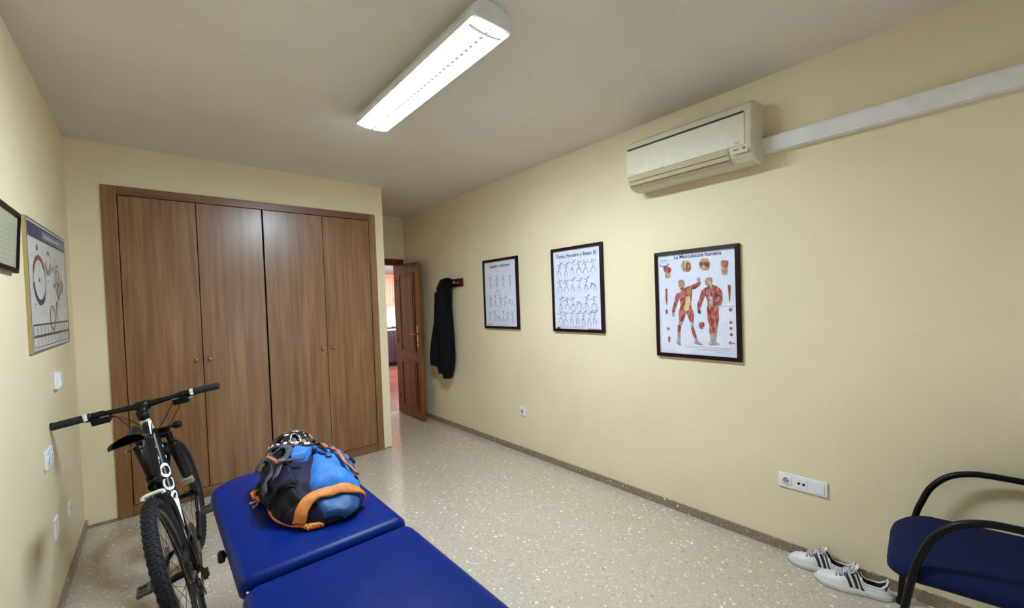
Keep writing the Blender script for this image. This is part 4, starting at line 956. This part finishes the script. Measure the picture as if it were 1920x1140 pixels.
# t from toe: half width, top height, centre offset
SH = [(0, .004, .030, .006), (.03, .024, .040, .006), (.10, .037, .050, .005), (.22, .045, .058, .002), (.34, .046, .072, -.001), (.48, .041, .096, -.003), (.60, .038, .104, -.002), (.72, .034, .078, 0), (.85, .035, .074, 0), (.94, .031, .088, 0), (.985, .020, .092, 0), (1, .010, .090, 0)]
def make_shoe(loc, rz, name, label, mirror=1):
    L_ = .292
    mw = Matrix.Translation(V(loc)) @ Matrix.Rotation(rz, 4, 'Z')
    t_ = thing(name, label, 'shoe', mw=mw, group='pair of white sneakers by the wall')
    # local: toe at +y end, heel at -y; x sideways
    def S(t, a, off=0):   # a: 0..1 across from left sole edge over the top to right
        hw, ht, cx = interp(SH, t); an = pi*(1-a)
        c, s_ = cos(an), sin(an); zz = .022+(ht-.022)*abs(s_)**.8
        x = (cx*mirror+(hw-.003)*(abs(c)**.62)*(1 if c > 0 else -1)*(1-.25*s_*min(1, t*2)*(1 if t > .2 else .5)))
        p = V((x, L_*(.5-t), zz)); n_ = V((c, .3*(t < .1), s_)).normalized()
        return p+n_*off
    # opening: t .60..1.0, a .30...70
    op = lambda t: max(0, min(1, (t-.56)/.08))
    def Sx(t, b, side_, off=0):   # side quarter panels from sole to opening rim
        rim = .5-.33*op(t)*(1-.35*max(0, (t-.9)/.1)) if t < .96 else .5-.33*max(0, (1-t)/.04)*.65
        a = rim*b
        return S(t, a if side_ < 0 else 1-a, off)
    sole = MB(); prof_ = [(.0, -.002), (.004, .002), (.018, .003), (.026, .0), (.027, -.010)]
    rings = []
    N = 48
    out = [(t, sd) for sd in (-1, 1) for t in ([i/24 for i in range(25)] if sd == -1 else [1-i/24 for i in range(25)])]
    for z, o_ in prof_:
        r = []
        for t, sd in out:
            hw, ht, cx = interp(SH, t); r.append(V((cx*mirror+sd*(hw+.002+o_), L_*(.5-t)+(.006+o_ if t == 0 else (-.006-o_ if t == 1 else 0)), z+.004*max(0, .12-t)/.12)))
        rings.append(r)
    obj('sole', sole.loft(rings), SOLE, t_, local=True)
    up = MB()
    for sd in (-1, 1): up.grid(lambda a, b: Sx(a, b, sd), 44, 14)
    u_ = obj('upper', up, LEA, t_, local=True)
    
    # inner lining: same shape, slightly inside
    ln = MB()
    for sd in (-1, 1): ln.grid(lambda a, b: Sx(.55+.445*a, b, sd, -.0055), 20, 10)
    ln.grid(lambda a, b: V(((interp(SH, .5+.48*a)[0]-.008)*(2*b-1), L_*(.5-(.5+.48*a)), .032)), 12, 4)
    obj('lining', ln, LIN, t_, local=True)
    # toe cap with ribs
    tcp = MB().grid(lambda a, b: S(.005+.185*a, .10+.80*b, .0022*min(1, a*8, (1-a)*8, b*8, (1-b)*8)), 14, 20); tc_ = obj('toe_cap', tcp, LEA, t_, local=True)
    m_ = MB()
    for k in range(4): m_.tube([S(.075+.028*k, .24+.52*j/10, .0026) for j in range(11)], .0012, 6)
    obj('toe_rib', m_, LEA, tc_, local=True)
    # stripes on both sides
    for sd in (-1, 1):
        for k in range(3):
            c0 = .385+.080*k
            st = MB().grid(lambda a, b: Sx(c0+.09*(1-b)-.006+.044*a-.0, .05+.74*b, sd, .0016), 4, 12)
            obj('stripe', st, BSTR, t_, local=True)
    # tongue and laces
    tg = MB().grid(lambda a, b: S(.30+.30*a, .40+.20*b, .004+.018*max(0, a-.75)*4), 14, 8)
    obj('tongue', tg, LEA, t_, local=True, solid=.003)
    la = MB()
    for k in range(6):
        tt_ = .29+.052*k; sgn = 1 if k % 2 else -1
        la.tube([S(tt_-.012*sgn*(j/8-.5)*2, .33+.34*j/8, .006+.004*sin(pi*j/8)) for j in range(9)], .0035, 6)
        la.tube([S(tt_+.012*sgn*(j/8-.5)*2+.02, .33+.34*j/8, .009+.004*sin(pi*j/8)) for j in range(9)], .0032, 6)
    la.tube(smoothpath([S(.56, .5, .012), S(.53, .34, .018), S(.47, .28, .02), S(.48, .36, .016), S(.55, .5, .014)]), .003, 6)
    la.tube(smoothpath([S(.56, .5, .012), S(.54, .66, .018), S(.49, .74, .02), S(.49, .64, .016), S(.55, .5, .014)]), .003, 6)
    obj('laces', la, LACE, t_, local=True)
    ey = MB()
    for sd in (-1, 1):
        for k in range(6): ey.lathe(S(.29+.05*k, .5+sd*.17, .0005), V((sd*.6, 0, .8)), [(0, .0032), (.0012, .0032)], 8)
    obj('eyelets', ey, BSTR, t_, local=True)
    # heel tab, collar padding
    ht_ = MB().grid(lambda a, b: Sx(.93+.069*a, .45+.52*b, 1, .0022), 8, 10).grid(lambda a, b: Sx(.93+.069*a, .45+.52*b, -1, .0022), 8, 10)
    obj('heel_tab', ht_, BSTR, t_, local=True)
    col = MB().tube([Sx(.62+.36*i/16, .985, -1, 0) for i in range(17)]+[Sx(.98-.36*i/16, .985, 1, 0) for i in range(17)], .0042, 8)
    obj('collar', col, LEA, t_, local=True)
    return t_
make_shoe((2.441, .497, 0), radians(14), 'sneaker', 'white sneaker with three black stripes, the one nearer the chair', 1)
make_shoe((2.507, .640, 0), radians(7), 'sneaker', 'white sneaker with three black stripes, the one farther from the chair', -1)

# ================================================================ BICYCLE
bx, by, bh, lean, steer_a, RW, WB = .112, 2.375, .056, .230, -.15, .350, 1.02
HA = radians(69)
fwd = V((sin(bh), cos(bh), 0)); left = V((-cos(bh), sin(bh), 0)); upv = V((0, 0, 1))
l2 = left*cos(lean)-upv*sin(lean); u2_ = upv*cos(lean)+left*sin(lean)
BM = Matrix((fwd, l2, u2_)).transposed().to_4x4(); BM.translation = V((bx, by, .004))
bk = thing('bicycle', 'black mountain bike with white markings leaning on the left wall by its handlebar', 'bicycle', mw=BM)
a_ = V((-cos(HA), 0, sin(HA))); n_ = V((sin(HA), 0, cos(HA))); A0 = V((WB, 0, RW))-n_*.045
def st(p):
    v = V(p)-A0; c, s_ = cos(steer_a), sin(steer_a)
    return A0+v*c+a_.cross(v)*s_+a_*a_.dot(v)*(1-c)
ident = lambda p: V(p)
SPOKE = mat('dark steel spoke', (.12, .12, .13), .3, metal=.9)
RIMM = mat('black rim', (.015, .015, .018), .3, coat=.3)
def bobj(name, mb, m, parent, f=ident, **k):
    mb.v = [f(p) for p in mb.v]; return obj(name, mb, m, parent, local=True, **k)
def wheel(c, f, label, rear):
    c = V(c); ax = V((0, 1, 0))
    Rm, rm = RW-.0255, .0255
    m = MB()
    rings = []
    NN = 80
    for i in range(NN):
        t_ = 2*pi*i/NN; d = V((cos(t_), 0, sin(t_)))
        r = []
        for k in range(14):
            p_ = 2*pi*k/14; rr_ = rm*.94
            r.append(c+d*(Rm+rr_*cos(p_)*1.02)+ax*(rr_*sin(p_)))
        rings.append(r)
    m.loft(rings, loop=True)
    for i in range(64):
        t_ = 2*pi*i/64; 
        for lat, wl, hl_, sh in ((-.0, .0085, .0065, 0), (-.013, .0046, .0060, .5), (.013, .0046, .0060, .5), (-.0212, .0034, .0070, 0), (.0212, .0034, .0070, 0)):
            tt_ = t_+sh*2*pi/64; d = V((cos(tt_), 0, sin(tt_))); tg_ = V((-sin(tt_), 0, cos(tt_)))
            pa = math.asin(max(-1, min(1, lat/rm))); nr = (d*cos(pa)+ax*sin(pa)); la_ = (ax*cos(pa)-d*sin(pa))
            pc = c+d*Rm+nr*(rm*.965)
            if lat == 0:
                m.obox(pc+tg_*.004, nr*.0020, la_*wl, tg_*.0038+la_*.0); m.obox(pc-tg_*.007, nr*.0020, la_*.006, tg_*.0034)
            else: m.obox(pc, nr*.0020, la_*wl, tg_*hl_)
    w_ = bobj('wheel', MB().loft([[c+(RW-.054+dr)*V((cos(2*pi*i/64), 0, sin(2*pi*i/64)))+ax*dy for dr, dy in ((.014, -.013), (.0, -.012), (-.012, -.006), (-.012, .006), (0, .012), (.014, .013), (.006, 0))] for i in range(64)], loop=True), RIMM, bk, f, label=label)
    bobj('tyre', m, RUBBER, w_, f)
    bobj('hub', MB().lathe(c-ax*.055, ax, [(0, .008), (.012, .009), (.02, .024), (.026, .024), (.03, .014), (.08, .014), (.084, .026), (.090, .026), (.094, .009), (.11, .008)], 18), BLACK, w_, f)
    NS = 28
    for i in range(NS):
        t_ = 2*pi*i/NS; side_ = 1 if i % 2 else -1; off = .9*(1 if (i//2) % 2 else -1)
        h = c+.024*V((cos(t_+off), 0, sin(t_+off)))+ax*side_*.030; e = c+(RW-.070)*V((cos(t_), 0, sin(t_)))
        bobj('spoke', MB().tube([h, e], .0011, 5), SPOKE, w_, f)
    dm = MB()
    rr2 = .080
    for i in range(36):
        t0_, t1_ = 2*pi*i/36, 2*pi*(i+.78)/36; 
        dm.loft([[c+V((r_*cos(t_), dy, r_*sin(t_))) for r_, dy in ((.066, .044), (rr2, .044), (rr2, .046), (.066, .046))] for t_ in (t0_, (t0_+t1_)/2, t1_)])
    dm.loft([[c+V((r_*cos(2*pi*i/36), dy, r_*sin(2*pi*i/36))) for r_, dy in ((.070, .0442), (.075, .0442), (.075, .0458), (.070, .0458))] for i in range(36)], loop=True)
    for i in range(6): t_ = 2*pi*i/6; dm.tube([c+V((.02*cos(t_), .045, .02*sin(t_))), c+V((.07*cos(t_+.5), .045, .07*sin(t_+.5)))], .0022, 6)
    bobj('brake_rotor', dm, STEEL, w_, f)
    return w_
wheel((0, 0, RW), ident, 'rear wheel', True)
wheel((WB, 0, RW), st, 'front wheel', False)
# frame
BBp = V((.430, 0, .305)); ST = V((.305, 0, .700)); HT0 = A0+a_*.520; HT1 = A0+a_*.625
m = MB()
m.tube([HT0, HT1], .023, 16)
m.tube(smoothpath([HT1-a_*.03, HT1-a_*.035+V((-.12, 0, -.03)), ST+V((.13, 0, .02)), ST+V((-.01, 0, -.025))], 8), [.021+.004*(i/24) for i in range(25)], 14)
m.tube(smoothpath([HT0+a_*.025, (HT0*.5+BBp*.5)+V((.015, 0, .0)), BBp], 8), [.030]*17, 16)
m.tube([BBp, ST], .018, 14); m.lathe(BBp-V((0, .037, 0)), (0, 1, 0), [(0, .024), (.074, .024)], 20)
for s_ in (-1, 1):
    m.tube(smoothpath([BBp+V((-.02, s_*.030, -.005)), BBp+V((-.14, s_*.050, .02)), V((.04, s_*.064, RW-.008)), V((-.005, s_*.066, RW))], 6), .0115, 10)
    m.tube(smoothpath([ST+V((.0, s_*.012, -.05)), ST+V((-.07, s_*.042, -.11)), V((.06, s_*.060, RW+.13)), V((.0, s_*.066, RW+.012))], 6), .009, 10)
    m.obox((-.002, s_*.066, RW), (.022, 0, 0), (0, .003, 0), (0, 0, .018))
fr = bobj('frame', m, GLOSSBLK, bk)
m = MB()   # white yoke in front of the rear tyre
m.tube(smoothpath([V((.150, .033, .672)), V((.155, .028, .684)), V((.157, -.004, .686)), V((.155, -.034, .684)), V((.150, -.038, .672))], 6), [.0085]*25, 10)
bobj('seatstay_bridge', m, mat('off white bridge paint', (.68, .64, .54), .4), fr)
# white decals on the right flank of the frame
DEC = mat('white decal', (.86, .86, .86), .35, coat=.3)
def dt(t_, ang_, off=.0012):   # on the down tube: t 0 bottom .. 1 top; ang 0 = top, pi/2 = right side
    p = smoothpath([BBp, (HT0*.5+BBp*.5)+V((.015, 0, 0)), HT0+a_*.025], 12); q = t_*(len(p)-1); i = min(int(q), len(p)-2); pt = p[i].lerp(p[i+1], q-i)
    tg_ = (p[i+1]-p[i]).normalized(); rr_ = V((0, -1, 0)); uu = rr_.cross(tg_).normalized()
    if uu.z < 0: uu = -uu
    return pt+(.030+off)*(cos(ang_)*uu+sin(ang_)*rr_)
m = MB().grid(lambda a, b: dt(.02+.34*a, .62+(.10+.60*a)*(b-.5)*2*.9), 20, 6)
bobj('decal', m, DEC, fr)
m = MB(); text_mb(m, 'SCOTT', .092, lambda x, y: dt(.36+x/.56, .42+.9*x-(y-.031)/.030*.72, .0016), .0022)
m.v = m.v
bobj('decal', m, DEC, fr, label='white lettering')
tp = smoothpath([HT1-a_*.03, HT1-a_*.035+V((-.12, 0, -.03)), ST+V((.13, 0, .02)), ST], 10)
def tt2(t_, ang_):
    q = t_*(len(tp)-1); i = min(int(q), len(tp)-2); pt = tp[i].lerp(tp[i+1], q-i); tg_ = (tp[i+1]-tp[i]).normalized()
    rr_ = V((0, -1, 0)); uu = rr_.cross(tg_).normalized(); uu = uu if uu.z > 0 else -uu
    return pt+.0262*(cos(ang_)*uu+sin(ang_)*rr_)
m = MB().grid(lambda a, b: tt2(.02+.40*a, .75+.38*(1-a*.85)*(2*b-1)), 18, 5)
bobj('decal', m, DEC, fr)
m = MB().grid(lambda a, b: HT0.lerp(HT1, a)+.0245*V((-cos(1.1*(2*b-1)), -sin(1.1*(2*b-1)), 0)), 6, 10)
bobj('decal', m, mat('pale yellow white decal', (.72, .68, .50), .4), fr)
# seat
bobj('seatpost', MB().tube([ST+V((.008, 0, -.03)), ST+V((-.050, 0, .185))], .0155, 14).lathe(ST+V((.002, 0, -.008)), V((-.05, 0, .185)), [(0, .021), (.03, .021)], 16), BLACK, bk)
SADM = mat('black saddle cover', (.007, .005, .005), .55, var=(30, .4), spec=.3)
SD = [(0, .050, .014), (.04, .068, .010), (.12, .072, .004), (.25, .058, .0), (.42, .036, .0), (.65, .024, .003), (.90, .020, .004), (.98, .012, .0), (1, .004, -.004)]
def sad(t_, b):
    hw, dz = interp([(a, x, y) for a, x, y in SD], t_); an = pi*b
    c = cos(an); return V((.120+.275*t_, -hw*c, .960+dz-.034*(1-sin(an)**.6)-.004*abs(c)))
m = MB().grid(sad, 30, 14); m.grid(lambda a, b: V((.120+.275*a, -(interp(SD, a)[0])*(1-2*b), .928+interp(SD, a)[1]-.004)), 20, 4)
sd_ = bobj('saddle', m, SADM, bk)
bobj('saddle_rail', MB().tube(smoothpath([V((.15, .022, .905)), V((.22, .022, .888)), V((.30, .020, .888)), V((.365, .010, .905))]), .0035, 6).tube(smoothpath([V((.15, -.022, .905)), V((.22, -.022, .888)), V((.30, -.020, .888)), V((.365, -.010, .905))]), .0035, 6), GREYMETAL, sd_)
# drivetrain
m = MB().lathe(BBp+V((0, -.050, 0)), (0, 1, 0), [(0, .078), (.003, .082), (.006, .078)], 40); 
cr = bobj('chainring', m, mat('dark chainring steel', (.06, .06, .06), .35, metal=.8), bk)
m = MB()
for k, r_ in enumerate((.052, .046, .040, .034, .028, .022)): m.lathe((0, -.028-.004*k if False else -.050+.004*k, RW), (0, 1, 0), [(0, r_), (.002, r_)][::1], 30)
m2 = MB()
for k, r_ in enumerate((.022, .028, .034, .040, .046, .052)): m2.lathe((0, -.056+.0045*k, RW), (0, 1, 0), [(0, r_), (.0022, r_)], 30)
bobj('cassette', m2, GREYMETAL, bk)
def crank(sgn, dirx, label):
    c0 = BBp+V((0, sgn*.062, 0)); c1 = c0+V((dirx*.162, sgn*.012, dirx*.058))
    c_ = bobj('crank_arm', MB().loft([[c0.lerp(c1, t_)+V((0, y, z)) for y, z in ((-.007, -h), (.007, -h), (.007, h), (-.007, h))] for t_, h in ((-.06, .016), (.1, .018), (.5, .012), (1, .013), (1.06, .008))], smooth=False), BRONZE if sgn > 0 else BLACK, bk, bevel=.003, label=label)
    pc = c1+V((0, sgn*.060, 0))
    m = MB().tube([c1, pc+V((0, sgn*.045, 0))], .007, 8)
    m.obox(pc, V((.042, 0, .004)), V((0, .008, 0)), V((-.0008, 0, .008))).obox(pc+V((.030, 0, .003)), V((.006, 0, 0)), V((0, .044, 0)), V((0, 0, .009))).obox(pc-V((.030, 0, .003)), V((.006, 0, 0)), V((0, .044, 0)), V((0, 0, .009)))
    m.obox(pc+V((0, sgn*.040, 0)), V((.034, 0, .003)), V((0, .005, 0)), V((0, 0, .007)))
    bobj('pedal', m, mat('scuffed pedal grey', (.10, .095, .09), .4, metal=.5), c_, bevel=.002)
crank(1, -1, 'brownish left crank arm'); crank(-1, 1, 'right crank arm')
# chain and derailleur
P1 = BBp+V((0, -.047, 0)); P2 = V((0, -.042, RW)); J1 = V((.012, -.046, RW-.075)); J2 = V((.030, -.046, RW-.135))
path = arc(P1, (1, 0, 0), (0, 0, 1), .081, radians(100), radians(-100), 14)+[J2+V((.006, 0, -.017)), J2+V((-.012, 0, -.01)), J2+V((-.010, 0, .012)), J1+V((.016, 0, -.004)), J1+V((.014, 0, .014))]+arc(P2, (1, 0, 0), (0, 0, 1), .037, radians(-60), radians(-275), 12)
bobj('chain', MB().tube(path, .0042, 6, loop=True), mat('oily chain steel', (.09, .085, .075), .4, metal=.8), bk)
m = MB().loft([[p_+V((0, y, z)) for y, z in ((-.008, -.006), (.008, -.006), (.008, .006), (-.008, .006))] for p_ in (V((-.002, -.072, RW-.005)), V((-.005, -.082, RW-.035)), V((.008, -.078, RW-.070)))], smooth=False)
m.obox((J1+J2)/2+V((0, -.012, 0)), (.010, 0, .004), (0, .002, 0), (-.014, 0, .042)).obox((J1+J2)/2+V((0, .008, 0)), (.008, 0, .004), (0, .0015, 0), (-.014, 0, .042))
m.lathe(J1-V((0, .006, 0)), (0, 1, 0), [(0, .014), (.01, .014)], 16).lathe(J2-V((0, .006, 0)), (0, 1, 0), [(0, .014), (.01, .014)], 16).obox((-.004, -.088, RW-.04), (.016, 0, .0), (0, .008, 0), (0, 0, .014))
bobj('rear_derailleur', m, mat('dark olive derailleur metal', (.10, .095, .07), .3, metal=.7), bk, bevel=.001)
bobj('rear_caliper', MB().obox((.055, .052, RW+.055), (.026, 0, .012), (0, .014, 0), (-.008, 0, .016)), BLACK, bk, bevel=.004)
# fork and front end (steered)
m = MB(); CR = A0+a_*.500
m.obox(CR+a_*.004, n_*.022, V((0, .074, 0)), a_*.016).tube([CR, HT1+a_*.02], .014, 14)
fk = bobj('fork', m, GLOSSBLK, bk, st, bevel=.008, seg=3, label='fork crown and steerer')
for s_ in (-1, 1):
    off = V((0, s_*.062, 0))
    bobj('stanchion', MB().tube([CR+off, CR+off-a_*.20], .0155, 14), mat('dark anodised stanchion', (.03, .026, .022), .2, metal=.9), fk, st)
    m = MB().tube([CR+off-a_*.065, CR+off-a_*.075, CR+off-a_*.30, V((WB, s_*.062, RW+.05))-n_*.022, V((WB, s_*.058, RW))], [.022, .024, .023, .020, .016], 14)
    m.obox(V((WB, s_*.058, RW)), (.018, 0, 0), (0, .007, 0), (0, 0, .020))
    bobj('lower_leg', m, GLOSSBLK, fk, st)
ca = CR-a_*.150
bobj('fork_arch', MB().tube(smoothpath([ca+V((0, .062, 0))+n_*.012, ca+V((0, .050, 0))+n_*.034+a_*.045, ca+n_*.040+a_*.062, ca+V((0, -.050, 0))+n_*.034+a_*.045, ca+V((0, -.062, 0))+n_*.012], 6), .010, 10), GLOSSBLK, fk, st)
bobj('fork_decal', MB().obox(CR+V((0, -.0625, 0))-a_*.345-n_*.018, n_*.012, V((0, .0235, 0)), a_*.018), mat('beige grey decal', (.42, .38, .33), .5), fk, st)
bobj('front_caliper', MB().obox((WB-.055, .052, RW+.075), (.016, 0, .0), (0, .014, 0), (0, 0, .03)), BLACK, fk, st, bevel=.004)
BC = A0+a_*.675+n_*.060
m = MB().tube([HT1+a_*.004, HT1+a_*.050], .023, 16).tube([HT1+a_*.030, BC], [.020, .024], 14).lathe(BC-V((0, .026, 0)), (0, 1, 0), [(0, .026), (.052, .026)], 18)
sm_ = bobj('stem', m, BLACK, bk, st)
HW = .338
def hb_(y): 
    return BC+V((-.022*(abs(y)/HW)**1.5, y, .010*min(1, abs(y)/.15)))
m = MB().tube([hb_(-HW+2*HW*i/40) for i in range(41)], [.0130+.0050*max(0, 1-abs(-HW+2*HW*i/40)/.09)**.5 for i in range(41)], 12)
hbar = bobj('handlebar', m, BLACK, bk, st)
for s_ in (-1, 1):
    g = MB(); pts = [hb_(s_*(HW-.135*i/14)) for i in range(15)]
    g.tube(pts, [.0188+(.0008 if i % 2 else 0)+(.002 if i in (0, 14) else 0) for i in range(15)], 14)
    bobj('grip', g, mat('black grip rubber', (.010, .010, .010), .7), hbar, st)
    q = hb_(s_*.205)
    m = MB().lathe(q-V((0, .012, 0)), (0, 1, 0), [(0, .018), (.024, .018)], 14).obox(q+V((.022, -s_*.018, -.006)), (.020, 0, -.006), (0, .036, 0), (.004, 0, .017))
    m.tube(smoothpath([q+V((.030, 0, -.008)), q+V((.048, s_*.030, -.016)), q+V((.050, s_*.085, -.022)), q+V((.046, s_*.115, -.022))], 6), .0055, 8)
    bl = bobj('brake_lever', m, BLACK, hbar, st)
    bobj('lever_blade', MB().tube(smoothpath([q+V((-.010, s_*.012, -.020)), q+V((-.016, -s_*.015, -.026)), q+V((-.012, -s_*.045, -.020))], 5), .005, 8), STEEL, bl, st)
    m = MB().lathe(q+V((0, -s_*.030, 0))-V((0, .007, 0)), (0, 1, 0), [(0, .017), (.014, .017)], 14).obox(q+V((-.006, -s_*.042, -.024)), (.028, 0, .006), (0, .034, 0), (-.004, 0, .017))
    sh = bobj('shifter', m, BLACK, hbar, st, bevel=.002)
    bobj('shifter_clamp', MB().obox(q+V((-.016, s_*.010, .004)), (.010, 0, .0), (0, .0075, 0), (0, 0, .017)), WHITEP, sh, st, bevel=.003, label='white clamp')
    bobj('thumb_lever', MB().obox(q+V((-.030, -s_*.062, -.012)), (.004, 0, 0), (0, .016, 0), (0, 0, .004)), GREYMETAL, sh, st, bevel=.001)
CBL = mat('dark red cable housing', (.055, .008, .008), .4)
for p in ([(.02, -.18, -.01), (.10, -.15, -.02), (.135, -.105, -.09), (.10, -.06, -.16), (.03, -.03, -.20)],
          [(.02, -.16, -.01), (.08, -.11, -.03), (.085, -.06, -.10), (.02, -.030, -.15)],
          [(.02, .18, -.01), (.08, .14, -.03), (.09, .10, -.11), (.03, .04, -.17)],
          [(.02, .15, -.01), (.05, .10, -.05), (.04, .06, -.09), (.0, .03, -.11)]):
    bobj('cable', MB().tube(smoothpath([BC+V(q) for q in p], 8), .0028, 6), CBL, bk, st)
m = MB().tube([CR+V((.0, -.02, .03)), CR+V((-.01, -.105, .035))], .009, 10).lathe(CR+V((-.01, -.095, .035)), (0, -1, 0), [(0, .012), (.006, .020), (.030, .020), (.036, .014)], 16)
bobj('lamp_mount', m, BLACK, bk, st)
